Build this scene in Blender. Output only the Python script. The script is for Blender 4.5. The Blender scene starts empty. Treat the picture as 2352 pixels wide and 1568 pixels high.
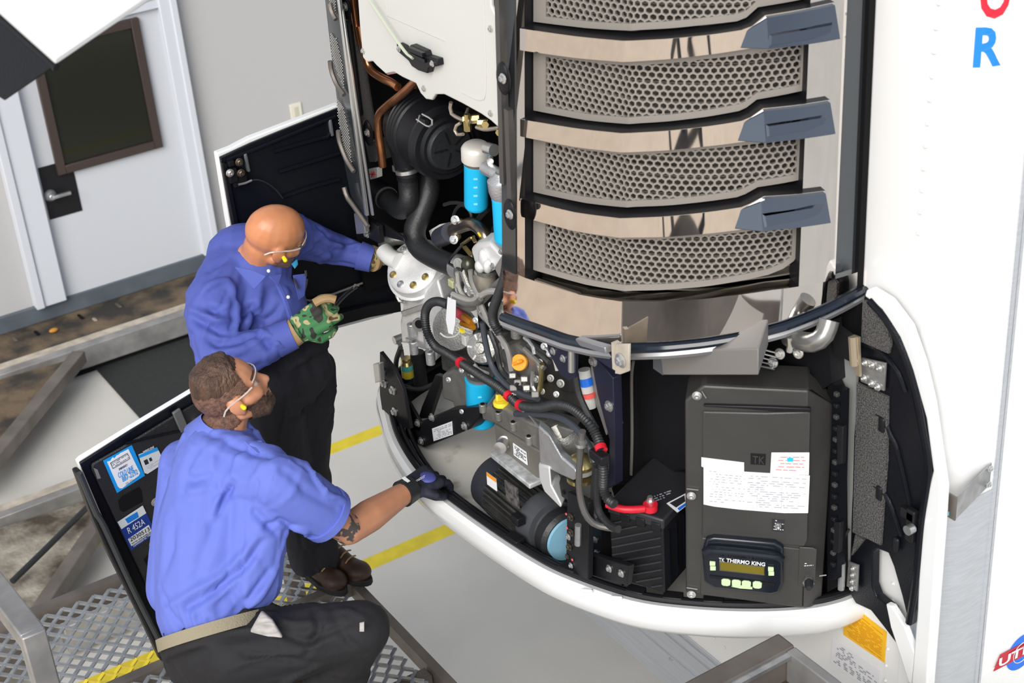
import bpy, bmesh, math, random
from mathutils import Vector as V, Matrix, noise
random.seed(3)
SC = bpy.context.scene
COL = SC.collection
# ------------------------------------------------------------------ camera
CAM = V((-2.625, -3.59, 4.80)); F = 3571.3
def _rot(yaw, pitch, roll):
    return (Matrix.Rotation(yaw - math.pi/2, 3, 'Z') @ Matrix.Rotation(math.pi/2 - pitch, 3, 'X') @ Matrix.Rotation(roll, 3, 'Z'))
R = _rot(math.radians(59.13), math.radians(28.87), math.radians(-4.578))
cd = bpy.data.cameras.new('camera'); cam = bpy.data.objects.new('camera', cd); COL.objects.link(cam)
cam.matrix_world = Matrix.Translation(CAM) @ R.to_4x4()
cd.sensor_width = 36; cd.lens = F/2352*36; cd.clip_start = .05; cd.clip_end = 300
cd.dof.use_dof = True; cd.dof.focus_distance = 5.0; cd.dof.aperture_fstop = 5.0
SC.camera = cam
# ------------------------------------------------------------------ world, sun, exposure
w = bpy.data.worlds.new('World'); SC.world = w; w.use_nodes = True
nt = w.node_tree; bg = nt.nodes['Background']
tc = nt.nodes.new('ShaderNodeTexCoord'); sx = nt.nodes.new('ShaderNodeSeparateXYZ'); rp = nt.nodes.new('ShaderNodeValToRGB')
nt.links.new(tc.outputs['Generated'], sx.inputs[0]); nt.links.new(sx.outputs['Z'], rp.inputs[0]); nt.links.new(rp.outputs[0], bg.inputs[0])
rp.color_ramp.elements[0].position = 0.0; rp.color_ramp.elements[0].color = (.92, .96, 1.0, 1)
rp.color_ramp.elements[1].position = .9; rp.color_ramp.elements[1].color = (.17, .21, .29, 1)
bg.inputs[1].default_value = .98
sd = bpy.data.lights.new('sun', 'SUN'); sd.energy = 3.1; sd.angle = math.radians(40); sd.color = (1, .965, .91)
so = bpy.data.objects.new('sun', sd); COL.objects.link(so)
so.rotation_euler = V((.64, .60, -.56)).to_track_quat('-Z', 'Y').to_euler()
SC.view_settings.view_transform = 'Standard'; SC.view_settings.look = 'None'
SC.view_settings.exposure = .30; SC.view_settings.gamma = 1; SC.view_settings.use_curve_mapping = False

# ------------------------------------------------------------------ photo geometry -> world points
def ray(u, v): return R @ V(((u-1176)/F, -(v-784)/F, -1.0))
def AX(u, v, x): r = ray(u, v); return CAM + r*((x-CAM.x)/r.x)
def AY(u, v, y): r = ray(u, v); return CAM + r*((y-CAM.y)/r.y)
def AZ(u, v, z): r = ray(u, v); return CAM + r*((z-CAM.z)/r.z)
def AD(u, v, d): return CAM + ray(u, v)*d
def OP(u, v, p, n): r = ray(u, v); return CAM + r*((p-CAM).dot(n)/r.dot(n))
XA, YA, ZA = V((1, 0, 0)), V((0, 1, 0)), V((0, 0, 1))

# ------------------------------------------------------------------ materials
MATS = {}
def mat(name, col, rough=.5, metal=0, var=0, vs=8, bump=0, bs=60, coat=0, trans=0, stretch=None, col2=None, vlo=.35, vhi=.65, alpha=1, bdist=.02, detail=6, spec=None):
    m = bpy.data.materials.new(name); m.use_nodes = True; n = m.node_tree; b = n.nodes['Principled BSDF']
    b.inputs['Base Color'].default_value = (*col, 1); b.inputs['Roughness'].default_value = rough; b.inputs['Metallic'].default_value = metal
    b.inputs['Coat Weight'].default_value = coat; b.inputs['Transmission Weight'].default_value = trans; b.inputs['Alpha'].default_value = alpha
    b.inputs['Coat Roughness'].default_value = .04
    if spec is not None: b.inputs['Specular IOR Level'].default_value = spec
    if var or bump or col2:
        t = n.nodes.new('ShaderNodeTexCoord'); mp = n.nodes.new('ShaderNodeMapping'); n.links.new(t.outputs['Object'], mp.inputs[0])
        if stretch: mp.inputs['Scale'].default_value = stretch
    if var or col2:
        nz = n.nodes.new('ShaderNodeTexNoise'); nz.inputs['Scale'].default_value = vs; nz.inputs['Detail'].default_value = detail
        n.links.new(mp.outputs[0], nz.inputs['Vector'])
        r = n.nodes.new('ShaderNodeValToRGB'); n.links.new(nz.outputs['Fac'], r.inputs[0])
        r.color_ramp.elements[0].position = vlo; r.color_ramp.elements[1].position = vhi
        c2 = col2 or tuple(c*(1-var) for c in col)
        r.color_ramp.elements[0].color = (*c2, 1); r.color_ramp.elements[1].color = (*col, 1)
        n.links.new(r.outputs[0], b.inputs['Base Color'])
    if bump:
        nb = n.nodes.new('ShaderNodeTexNoise'); nb.inputs['Scale'].default_value = bs; nb.inputs['Detail'].default_value = 4
        n.links.new(mp.outputs[0], nb.inputs['Vector'])
        bp = n.nodes.new('ShaderNodeBump'); bp.inputs['Strength'].default_value = bump; bp.inputs['Distance'].default_value = bdist
        n.links.new(nb.outputs['Fac'], bp.inputs['Height']); n.links.new(bp.outputs[0], b.inputs['Normal'])
    MATS[name] = m; return m
M_floor = mat('concrete_floor', (.63, .61, .565), .45, var=.10, vs=1.3, bump=.05, bs=90)
M_yellow = mat('yellow_paint', (.78, .62, .03), .5, var=.18, vs=9)
M_wall = mat('painted_wall', (.44, .435, .435), .7, bump=.05, bs=150)
M_door = mat('white_door', (.52, .54, .58), .55)
M_trim = mat('white_trim', (.56, .585, .635), .5)
M_caulk = mat('seam', (.32, .30, .27), .8)
M_brown = mat('brown_frame', (.045, .030, .026), .45)
M_dglass = mat('dark_glass', (.012, .013, .008), .06)
M_kick = mat('slate_metal', (.10, .12, .14), .45, var=.25, vs=5)
M_black = mat('black_plastic', (.010, .010, .012), .42, spec=.28)
M_blackg = mat('black_gloss', (.005, .006, .009), .24, bump=.15, bs=300, spec=.25)
M_blackm = mat('black_matte', (.006, .006, .007), .75, spec=.15)
M_navy = mat('navy_steel', (.020, .022, .045), .38, metal=.2)
M_wood = mat('dirty_plywood', (.15, .105, .062), .75, col2=(.030, .026, .022), vs=4.5, vlo=.40, vhi=.62, bump=.3, bs=30)
M_wood2 = mat('dirty_deck', (.42, .38, .31), .7, col2=(.06, .045, .03), vs=5, bump=.4, bs=40)
M_steel = mat('scuffed_steel', (.42, .41, .40), .45, metal=.55, var=.35, vs=7)
M_dsteel = mat('brown_steel', (.20, .175, .155), .5, metal=.4, var=.3, vs=8)
M_dust = mat('dusty_top', (.52, .46, .38), .8, var=.35, vs=12)
M_alum = mat('brushed_alum', (.72, .755, .81), .32, metal=.75, var=.10, vs=20, stretch=(1, .2, 8))
M_galv = mat('galvanised', (.52, .53, .54), .36, metal=.8, var=.3, vs=25)
M_mat = mat('rubber_mat', (.026, .028, .028), .85, var=.3, vs=60, bump=.4, bs=250)
M_white = mat('trailer_white', (.86, .86, .855), .22, coat=.4)
M_whiteg = mat('gel_white', (.84, .85, .85), .18, coat=.6)
M_whitep = mat('white_panel', (.64, .64, .61), .35)
M_chrome = mat('dark_chrome', (.76, .72, .68), .035, metal=1)
M_perf = mat('taupe_grille', (.285, .262, .235), .42, metal=.25)
M_fin = mat('radiator_fins', (.07, .062, .05), .6, metal=.3)
M_cast = mat('cast_aluminium', (.60, .61, .62), .42, metal=.75, var=.18, vs=18, bump=.15, bs=160)
M_cast2 = mat('grey_casting', (.34, .335, .315), .42, metal=.7, var=.25, vs=16, bump=.15, bs=160)
M_engine = mat('engine_grey', (.08, .08, .075), .4, metal=.4, var=.4, vs=14, bump=.2, bs=90)
M_copper = mat('copper', (.72, .33, .16), .28, metal=.9, col2=(.40, .16, .07), vs=9)
M_bronze = mat('heat_stained_steel', (.33, .27, .2), .25, metal=.9, col2=(.10, .09, .08), vs=12)
M_zinc = mat('zinc_bolt', (.66, .67, .66), .28, metal=.85)
M_gold = mat('yellow_zinc', (.62, .50, .22), .28, metal=.9)
M_blue = mat('filter_blue', (.015, .52, .90), .35)
M_bluel = mat('pale_blue_print', (.22, .68, .95), .4)
M_rubber = mat('black_rubber', (.018, .019, .021), .48, bump=.1, bs=80)
M_hose = mat('grey_hose', (.045, .052, .065), .4)
M_red = mat('red_tape', (.62, .012, .03), .38)
M_orange = mat('orange_cap', (.92, .34, .02), .4)
M_yel = mat('yellow_cap', (.86, .66, .04), .35)
M_drain = mat('red_drain_hose', (.42, .05, .012), .35)
M_greyb = mat('grey_plastic', (.21, .20, .19), .5)
M_box = mat('charcoal_plastic', (.050, .049, .047), .42, var=.2, vs=5, bump=.06, bs=300)
M_hmi = mat('blue_black_plastic', (.008, .011, .018), .2)
M_lcd = mat('olive_screen', (.16, .125, .004), .15)
M_btn = mat('pale_green_key', (.60, .80, .45), .45)
M_paper = mat('paper_label', (.82, .83, .85), .5)
M_ink = mat('grey_print', (.34, .35, .39), .6)
M_inkd = mat('black_print', (.02, .02, .025), .6)
M_redp = mat('red_print', (.85, .12, .10), .6)
M_lblue = mat('label_blue', (.01, .20, .66), .4)
M_dblue = mat('label_navy', (.012, .04, .25), .4)
M_amber = mat('amber_label', (.92, .50, .01), .5)
M_amberd = mat('amber_print', (.66, .27, .0), .6)
M_ured = mat('decal_red', (.52, .01, .03), .35)
M_ublue = mat('decal_blue', (.01, .16, .75), .35)
M_lred = mat('letter_red', (.80, .015, .04), .35)
M_lblu = mat('letter_blue', (.01, .22, .85), .35)
M_foam = mat('grey_foam', (.17, .165, .16), .95, col2=(.015, .015, .015), vs=260, bump=.6, bs=250)
M_shirt1 = mat('blue_shirt', (.072, .100, .39), .75, bump=.15, bs=60, bdist=.006)
M_shirt2 = mat('light_blue_shirt', (.125, .170, .57), .75, bump=.15, bs=60, bdist=.006)
M_pants = mat('black_trousers', (.010, .010, .015), .8, bump=.3, bs=24, bdist=.012)
M_pants2 = mat('charcoal_trousers', (.011, .0105, .013), .8, bump=.3, bs=24, bdist=.012)
M_skin = mat('skin', (.62, .25, .115), .36, var=.14, vs=14)
M_skin2 = mat('skin_fair', (.60, .27, .15), .45, var=.14, vs=14)
M_hair = mat('brown_hair', (.125, .062, .038), .5, col2=(.030, .017, .012), vs=34, vlo=.22, vhi=.80, stretch=(1, 1, .25), bump=.6, bs=120)
M_fade = mat('short_hair', (.22, .11, .07), .6, col2=(.09, .045, .032), vs=90, bump=.5, bs=300)
M_beard = mat('beard', (.10, .055, .035), .7, col2=(.05, .025, .018), vs=120, bump=.5, bs=300)
M_stub = mat('stubble', (.40, .21, .14), .6, col2=(.24, .14, .10), vs=200)
M_lens = mat('clear_lens', (.95, .95, .95), .04, trans=1, alpha=.35)
M_frame = mat('clear_frame', (.85, .78, .72), .15, trans=.5)
M_plug = mat('yellow_earplug', (.9, .68, .01), .6)
M_boot = mat('brown_boot', (.055, .026, .015), .5, var=.3, vs=20)
M_sole = mat('boot_sole', (.012, .012, .012), .7)
M_belt = mat('khaki_belt', (.30, .26, .18), .8, bump=.3, bs=200)
M_rag = mat('grey_lining', (.48, .45, .43), .85, col2=(.32, .30, .29), vs=30, stretch=(1, 1, 5))
M_tan = mat('tan_leather', (.40, .26, .12), .7, var=.35, vs=25)
M_glove = mat('dark_glove', (.022, .025, .045), .7, col2=(.010, .011, .016), vs=30)
M_gloveb = mat('blue_glove_panel', (.06, .07, .28), .6)
M_green = mat('camo_base', (.05, .16, .055), .75)
M_tattoo = mat('tattoo_ink', (.06, .055, .05), .5)
# camouflage: green, brown, sand and black patches that belong to the cloth
m = mat('camo', (.05, .16, .055), .75); n = m.node_tree; b = n.nodes['Principled BSDF']
t = n.nodes.new('ShaderNodeTexCoord'); nz = n.nodes.new('ShaderNodeTexNoise'); nz.inputs['Scale'].default_value = 26; nz.inputs['Detail'].default_value = 1
r_ = n.nodes.new('ShaderNodeValToRGB'); r_.color_ramp.interpolation = 'CONSTANT'
r_.color_ramp.elements[0].color = (.02, .02, .015, 1); r_.color_ramp.elements[1].position = .40; r_.color_ramp.elements[1].color = (.04, .17, .06, 1)
for p_, c_ in ((.56, (.42, .36, .18, 1)), (.66, (.12, .065, .03, 1))):
    e_ = r_.color_ramp.elements.new(p_); e_.color = c_
n.links.new(t.outputs['Object'], nz.inputs['Vector']); n.links.new(nz.outputs['Fac'], r_.inputs[0]); n.links.new(r_.outputs[0], b.inputs['Base Color'])
M_camo = m
# tray plate: white paint with grime specks
M_tray = mat('dirty_tray', (.74, .72, .66), .4, col2=(.34, .29, .20), vs=9, vlo=.28, vhi=.44)
M_bottle = mat('sight_glass', (.10, .42, .36), .12, trans=.3)
M_amberoil = mat('amber_oil', (.50, .36, .02), .2)
M_amberw = mat('amber_plug', (.45, .17, .01), .25)
M_letter = mat('white_print', (.80, .82, .85), .5)

# ------------------------------------------------------------------ mesh builder
def frame(a):
    a = a.normalized(); h = ZA if abs(a.z) < .9 else XA
    e1 = h.cross(a).normalized(); return e1, a.cross(e1).normalized(), a
def catmull(pts, step):
    pts = [V(p) for p in pts]
    if len(pts) < 3: P = pts
    else:
        P = []; q = [2*pts[0]-pts[1]] + pts + [2*pts[-1]-pts[-2]]
        for i in range(1, len(q)-2):
            a, b, c, d = q[i-1:i+3]
            for k in range(10):
                t = k/10; P.append(.5*((2*b) + (c-a)*t + (2*a-5*b+4*c-d)*t*t + (3*b-a-3*c+d)*t**3))
        P.append(pts[-1])
    out = [P[0]]; acc = 0
    L = sum((P[i+1]-P[i]).length for i in range(len(P)-1)); n = max(1, round(L/step)); st = L/n; nxt = st
    for i in range(len(P)-1):
        s = (P[i+1]-P[i]).length
        while acc+s >= nxt-1e-9 and s > 0 and len(out) < n:
            out.append(P[i].lerp(P[i+1], (nxt-acc)/s)); nxt += st
        acc += s
    out.append(P[-1]); return out
class MB:
    def __init__(s): s.v = []; s.f = []
    def add(s, vs, fs):
        o = len(s.v); s.v += [tuple(v) for v in vs]; s.f += [tuple(i+o for i in f) for f in fs]; return s
    def box(s, c, size, ax=None):
        c = V(c); ex, ey, ez = ax or (XA, YA, ZA); a, b, h = (q/2 for q in size)
        vs = [c+ex*(i*a)+ey*(j*b)+ez*(k*h) for k in (-1, 1) for j in (-1, 1) for i in (-1, 1)]
        return s.add(vs, [(0, 2, 3, 1), (4, 5, 7, 6), (0, 1, 5, 4), (2, 6, 7, 3), (0, 4, 6, 2), (1, 3, 7, 5)])
    def bb(s, x0, x1, y0, y1, z0, z1): return s.box(((x0+x1)/2, (y0+y1)/2, (z0+z1)/2), (abs(x1-x0), abs(y1-y0), abs(z1-z0)))
    def bar(s, p, q, wd, ht, up=ZA):
        p, q = V(p), V(q); a = (q-p).normalized(); sd_ = a.cross(up).normalized(); u2 = sd_.cross(a)
        return s.box((p+q)/2, ((q-p).length, wd, ht), (a, sd_, u2))
    def tube(s, pts, r, n=10, step=.02, cap=True, rf=None, raw=False):
        P = [V(p) for p in pts] if raw else catmull(pts, step); e1 = None; vs = []
        for i, p in enumerate(P):
            t = (P[min(i+1, len(P)-1)]-P[max(i-1, 0)]).normalized()
            if e1 is None: e1 = frame(t)[0]
            else: e1 = (e1-t*e1.dot(t)).normalized()
            e2 = t.cross(e1); rr = rf(i, len(P)) if rf else r
            for k in range(n):
                a = 2*math.pi*k/n; vs.append(p+(e1*math.cos(a)+e2*math.sin(a))*rr)
        fs = [(i*n+k, i*n+(k+1) % n, (i+1)*n+(k+1) % n, (i+1)*n+k) for i in range(len(P)-1) for k in range(n)]
        if cap: fs += [tuple(range(n))[::-1], tuple(range((len(P)-1)*n, len(P)*n))]
        return s.add(vs, fs)
    def corr(s, pts, r, pitch=.009, n=12):       # corrugated conduit
        return s.tube(pts, r, n, pitch/2, rf=lambda i, N: r*(1.0 if i % 2 else .80))
    def lathe(s, c, ax, prof, n=24, ph=0):
        c = V(c); e1, e2, a = frame(V(ax)); vs = []
        for h, r in prof:
            for k in range(n):
                t = 2*math.pi*k/n+ph; vs.append(c+a*h+(e1*math.cos(t)+e2*math.sin(t))*max(r, 1e-4))
        m_ = len(prof)
        fs = [(i*n+k, i*n+(k+1) % n, (i+1)*n+(k+1) % n, (i+1)*n+k) for i in range(m_-1) for k in range(n)]
        fs += [tuple(range(n))[::-1], tuple(range((m_-1)*n, m_*n))]
        return s.add(vs, fs)
    def cyl(s, c, ax, r, L, n=20, bev=0):
        if bev: return s.lathe(c, ax, [(0, r-bev), (bev, r), (L-bev, r), (L, r-bev)], n)
        return s.lathe(c, ax, [(0, r), (L, r)], n)
    def prism(s, pts, vec):
        pts = [V(p) for p in pts]; vec = V(vec); n = len(pts)
        return s.add(pts+[p+vec for p in pts], [tuple(range(n))[::-1], tuple(range(n, 2*n))]+[(i, (i+1) % n, n+(i+1) % n, n+i) for i in range(n)])
    def quadgrid(s, rows):
        n = len(rows[0]); vs = [p for r_ in rows for p in r_]
        return s.add(vs, [(i*n+k, i*n+k+1, (i+1)*n+k+1, (i+1)*n+k) for i in range(len(rows)-1) for k in range(n-1)])
    def sph(s, c, r, n=12, m=8, ax=None):
        c = V(c); ex, ey, ez = ax or (XA, YA, ZA)
        if not hasattr(r, '__len__'): r = (r, r, r)
        vs = []
        for i in range(m+1):
            th = math.pi*i/m
            for k in range(n):
                a = 2*math.pi*k/n; q = max(math.sin(th), 1e-3)
                vs.append(c+ex*(r[0]*q*math.cos(a))+ey*(r[1]*q*math.sin(a))+ez*(r[2]*math.cos(th)))
        return s.add(vs, [(i*n+k, (i+1)*n+k, (i+1)*n+(k+1) % n, i*n+(k+1) % n) for i in range(m) for k in range(n)])
    def capsule(s, p, q, r0, r1, n=14):
        p, q = V(p), V(q); L = (q-p).length
        if L < 1e-5: return s.sph(p, r0)
        prof = [(-r0*math.cos(math.pi/2*i/5), r0*math.sin(math.pi/2*i/5)) for i in range(6)]+[(L+r1*math.sin(math.pi/2*i/5), r1*math.cos(math.pi/2*i/5)) for i in range(6)]
        return s.lathe(p, q-p, prof, n)
    def mesh(s, name, m, smooth=True):
        me = bpy.data.meshes.new(name); me.from_pydata(s.v, [], s.f); me.validate()
        bm = bmesh.new(); bm.from_mesh(me); bmesh.ops.recalc_face_normals(bm, faces=bm.faces); bm.to_mesh(me); bm.free()
        if m: me.materials.append(m)
        if smooth:
            for p in me.polygons: p.use_smooth = True
            me.set_sharp_from_angle(angle=.62)
        return me
# ------------------------------------------------------------------ objects
def props(o, label=None, cat=None, group=None, kind=None):
    for k, v in (('label', label), ('category', cat), ('group', group), ('kind', kind)):
        if v: o[k] = v
    return o
def thing(name, label, cat, loc, group=None):
    o = bpy.data.objects.new(name, None); o.empty_display_size = .1; o.location = loc; COL.objects.link(o)
    o['off'] = 0; del o['off']
    return props(o, label, cat, group)
def setparent(o, p):
    o.parent = p
    if p.type == 'EMPTY': o.matrix_parent_inverse = Matrix.Translation(-V(p.location))
def put(name, me, parent=None, bev=0, seg=2, **kw):
    o = bpy.data.objects.new(name, me); COL.objects.link(o)
    if parent: setparent(o, parent)
    if bev:
        md = o.modifiers.new('bevel', 'BEVEL'); md.width = bev; md.segments = seg; md.limit_method = 'ANGLE'; md.angle_limit = .6
    return props(o, **kw)
def part(name, mb, m, parent=None, bev=0, smooth=True, seg=2, **kw):
    return put(name, mb.mesh(name, m, smooth), parent, bev, seg, **kw)
_bolt = {}
def bolt_mesh(m, n=6):
    k = (m.name, n)
    if k not in _bolt:
        mb = MB(); mb.lathe((0, 0, 0), ZA, [(0, 1.55), (.28, 1.55), (.34, 1.4)], 16); mb.lathe((0, 0, .3), ZA, [(0, 1), (.7, 1), (.85, .8), (.86, .45), (.5, .4), (.5, 0)], n)
        _bolt[k] = mb.mesh('bolt', m)
    return _bolt[k]
def bolt(parent, p, ax, r, m=None, name='bolt', n=6):
    o = bpy.data.objects.new(name, bolt_mesh(m or M_zinc, n)); COL.objects.link(o)
    if parent: setparent(o, parent)
    e1, e2, a = frame(V(ax)); M = Matrix((e1, e2, a)).transposed().to_4x4(); M.translation = V(p)
    o.matrix_basis = M @ Matrix.Scale(r, 4); return o
def text(body, p, q, h, m, parent, up=None, name='lettering', n=None, depth=.0012, fit=True, label=None, bold=0):
    """lettering from point p to q (baseline), height h, lying on a surface of normal n"""
    p, q = V(p), V(q); e1 = (q-p).normalized(); n = V(n).normalized(); e1 = (e1-n*e1.dot(n)).normalized(); e2 = n.cross(e1)
    cu = bpy.data.curves.new('t', 'FONT'); cu.body = body; cu.extrude = .5; cu.resolution_u = 3; cu.offset = bold
    to = bpy.data.objects.new('t', cu); COL.objects.link(to)
    dg = bpy.context.evaluated_depsgraph_get(); me = bpy.data.meshes.new_from_object(to.evaluated_get(dg)); bpy.data.objects.remove(to)
    xs = [v.co.x for v in me.vertices]; ys = [v.co.y for v in me.vertices]; x0, x1, y0, y1 = min(xs), max(xs), min(ys), max(ys)
    sx_ = (q-p).length/(x1-x0); sy = h/(y1-y0)
    for v in me.vertices:
        c = v.co.copy(); v.co = p+e1*((c.x-x0)*sx_)+e2*((c.y-y0)*sy)+n*((c.z+.5)*depth)
    me.materials.clear(); me.materials.append(m)
    return put(name, me, parent, label=label)
def plate(pxs, fn, thick, mb=None):
    mb = mb or MB(); mb.prism([fn(u, v) for u, v in pxs], thick); return mb
def PXP(x): return lambda u, v: AX(u, v, x)
def PYP(y): return lambda u, v: AY(u, v, y)
def PZP(z): return lambda u, v: AZ(u, v, z)

# ================================================================== SETTING
YW = 5.84
o = part('floor', MB().bb(-14, 14, -14, YW+.1, -.12, 0), M_floor, kind='structure')
for pxv, in (((815, 1010),), ((935, 1257),)):
    c = AZ(*pxv, 0); part('floor_stripe', MB().bb(-7, 6, c.y-.05, c.y+.05, 0, .0015), M_yellow, o, label='yellow painted floor stripe')
part('wall_back', MB().bb(-9, 13, YW, YW+.2, 0, 6), M_wall, kind='structure')
bb_ = part('baseboard_back', MB().bb(-9, 13, YW-.03, YW, .2, .315), M_kick, kind='structure', bev=.004)
d1 = thing('door_1', None, None, (0.1, YW, .3)); d1['kind'] = 'structure'
part('door_slab', MB().bb(-.40, .64, YW-.015, YW, .315, 2.06), M_door, d1)
tr = MB().bb(-.56, -.395, YW-.075, YW, .315, 2.4).bb(-.60, -.545, YW-.09, YW, .315, 2.4)
part('door_trim', tr, M_trim, d1, bev=.006)
part('door_trim', MB().bb(.585, .69, YW-.07, YW, .315, 2.4).bb(.655, .70, YW-.085, YW, .315, 2.4), M_trim, d1, bev=.006)
part('transom', MB().bb(-.395, .585, YW-.03, YW, 2.09, 2.4), mat('transom_grey', (.33, .35, .33), .5), d1)
part('door_head', MB().bb(-.395, .585, YW-.05, YW, 2.055, 2.10), M_trim, d1)
wf = MB()
x0, x1, z0, z1 = -.262, .447, 1.15, 2.02
wf.bb(x0, x0+.055, YW-.05, YW-.01, z0, z1).bb(x1-.055, x1, YW-.05, YW-.01, z0, z1).bb(x0+.055, x1-.055, YW-.05, YW-.01, z0, z0+.055).bb(x0+.055, x1-.055, YW-.05, YW-.01, z1-.055, z1)
fr_ = part('window_frame', wf, M_brown, d1, bev=.004)
part('pane', MB().bb(x0+.05, x1-.05, YW-.03, YW-.02, z0+.05, z1-.05), M_dglass, fr_)
A = AY(84, 392, YW); B = AY(187, 481, YW)
pl = part('lock_plate', MB().bb(-.372, B.x, YW-.02, YW-.012, B.z, A.z+.02), M_black, d1)
A = AY(116, 449, YW-.03); B = AY(161, 453, YW-.07)
part('door_handle', MB().lathe((A.x, YW-.02, A.z), -YA, [(0, .04), (.015, .04), (.03, .03), (.055, .018)], 20).bar((A.x, YW-.075, A.z), (B.x+.01, YW-.075, A.z), .022, .022), M_galv, pl, bev=.004, label='metal lever handle')
part('trim_1', MB().bb(.700, .712, YW-.012, YW, .315, 4), M_caulk, kind='structure')
A = AY(664, 242, YW); B = AY(692, 285, YW)
ou = thing('wall_outlet', 'cream outlet plate on the grey wall above the open black door', 'outlet', (A.x, YW, A.z))
part('cover_plate', MB().bb(A.x, A.x+.085, YW-.012, YW, B.z-.06, A.z+.005), mat('cream_plastic', (.66, .63, .53), .5), ou, bev=.003)
part('socket', MB().bb(A.x+.028, A.x+.057, YW-.015, YW-.01, B.z-.01, A.z-.02).bb(A.x+.028, A.x+.057, YW-.015, YW-.01, B.z-.05, B.z-.018), mat('cream_socket', (.5, .47, .38), .5), ou)
# sunlit pavement outside the bay and the photographer's scissor lift (both only seen mirrored in the cowl)
part('pavement', MB().bb(-40, -2.7, -40, YW+6, 0, .012), mat('warm_pavement', (.74, .60, .47), .8, var=.12, vs=3, bump=.1, bs=60), kind='structure')
sl_ = thing('scissor_lift', 'dark blue scissor lift behind the camera', 'lift', (-4.2, -3.4, 0))
M_lift = mat('lift_navy', (.020, .028, .045), .5)
part('chassis', MB().bb(-5.3, -3.3, -4.1, -2.9, .25, .75), M_lift, sl_, bev=.02)
for k in range(3):
    for y_ in (-4.0, -3.0):
        part('scissor_arm', MB().bar((-5.1, y_, .8+k*.75), (-3.5, y_, 1.5+k*.75), .05, .10), M_lift, sl_); part('scissor_arm', MB().bar((-3.5, y_+.06, .8+k*.75), (-5.1, y_+.06, 1.5+k*.75), .05, .10), M_lift, sl_)
part('deck', MB().bb(-5.3, -2.9, -4.15, -2.9, 3.02, 3.15), M_lift, sl_, bev=.01)
for x_, y_ in ((-5.1, -4.0), (-3.5, -4.0), (-5.1, -3.0), (-3.5, -3.0)): part('wheel', MB().cyl((x_, y_-.1, .22), YA, .22, .2, 24), M_blackm, sl_)
# ---- rubber mat on the floor
c = AZ(207, 833, 0); c2 = AZ(330, 975, 0)
t = part('rubber_mat', MB().bb(c.x, AZ(590, 790, 0).x, c2.y-.25, c.y, .0, .012), M_mat); props(t, 'dark grey rubber mat lying on the pale concrete behind the standing mechanic', 'mat')
# ---- steel framed plywood platforms at the left
wp = thing('plywood_platform', 'low dirty plywood platform with steel edge beams along the back wall', 'platform', (0, 5.4, 0))
ya, yb = AZ(210, 769, .2).y, 5.81
part('plywood_board', MB().bb(-4, .55, ya-.02, yb, .17, .198), M_wood, wp)
part('plywood_board', MB().bb(.553, 2.6, ya-.02, yb, .17, .197), M_wood, wp)
bm_ = part('edge_beam', MB().bb(-4, 2.6, ya-.13, ya, .05, .2), M_steel, wp, bev=.006)
part('beam_top', MB().bb(-4, 2.6, ya-.06, ya+.005, .2, .204), M_dust, bm_, label='dusty beige top face of the beam')
part('toe_shade', MB().bb(-4, 2.6, ya-.10, ya-.02, .0, .05), M_blackm, wp)  # black bar standing in for the shade beneath the beam
for k in range(7):                 # scraps of litter on the boards
    u = 40+k*45+random.uniform(-10, 10); q = AZ(u, 700+.36*(300-u)*.9-8+random.uniform(-22, 22), .2)
    if q.y > ya+.05 and q.y < yb-.05:
        t = part('wood_chip', MB().box((q.x, q.y, .203), (random.uniform(.03, .10), .018, .009), frame(V((.2, .1, 1)))), random.choice([M_dust, M_blackm, M_dsteel])); 
        nl_ = globals().get('nl_', -1)+1; props(t, 'small scrap of litter on the dirty plywood by the wall, %s from the left' % ('first', 'second', 'third', 'fourth', 'fifth', 'sixth', 'seventh', 'eighth', 'ninth')[nl_], 'litter', 'litter on the plywood')
q = AZ(124, 762, .2); t = part('orange_leaf', MB().sph((q.x, q.y, .212), (.03, .02, .014)), mat('dry_leaf', (.45, .2, .02), .7)); props(t, 'curled orange leaf on the dirty plywood near the left edge', 'leaf')
lp = thing('braced_platform', 'dirty plywood platform with steel channels and diagonal braces at the left edge', 'platform', (-1.6, 3.2, 0))
def zpoly(pxs, z, t): return MB().prism([AZ(u, v, z) for u, v in pxs], (0, 0, -t))
part('plywood_board', zpoly([(-120, 905), (172, 822), (170, 840), (0, 1042), (-120, 1160)], .17, .02), M_wood, lp)
part('plywood_board', zpoly([(-120, 1250), (195, 1150), (226, 1208), (150, 1325), (95, 1405), (0, 1540), (-120, 1650)], .17, .02), M_wood2, lp)
def pxbar(p, q, z, wd, ht, mb=None): return (mb or MB()).bar(AZ(*p, z), AZ(*q, z), wd, ht)
part('diagonal_brace', pxbar((183, 818), (-60, 1115), .19, .085, .08), M_dsteel, lp, bev=.005)
part('diagonal_brace', pxbar((236, 1196), (-60, 1632), .19, .075, .08), M_dsteel, lp, bev=.005)
for (a, b, w_) in (((-90, 1245), (205, 1140), .13), ((150, 1468), (420, 1335), .11)):
    p, q = AZ(*a, .12), AZ(*b, .12); ym = (p.y+q.y)/2
    be = part('channel_beam', MB().bb(p.x, q.x+.25, ym-.055, ym+.055, .04, .04+w_+.05), M_steel, lp, bev=.006)
    part('beam_top', MB().bb(p.x, q.x+.25, ym-.0, ym+.058, .09+w_, .094+w_), M_dust, be, label='dusty beige top of the channel')
t = part('black_hose', MB().tube([AZ(28, 1335, .22), AZ(110, 1255, .24), AZ(205, 1160, .22)], .016), M_rubber); props(t, 'straight black hose crossing the dirty plywood at the left edge', 'hose')
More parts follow.
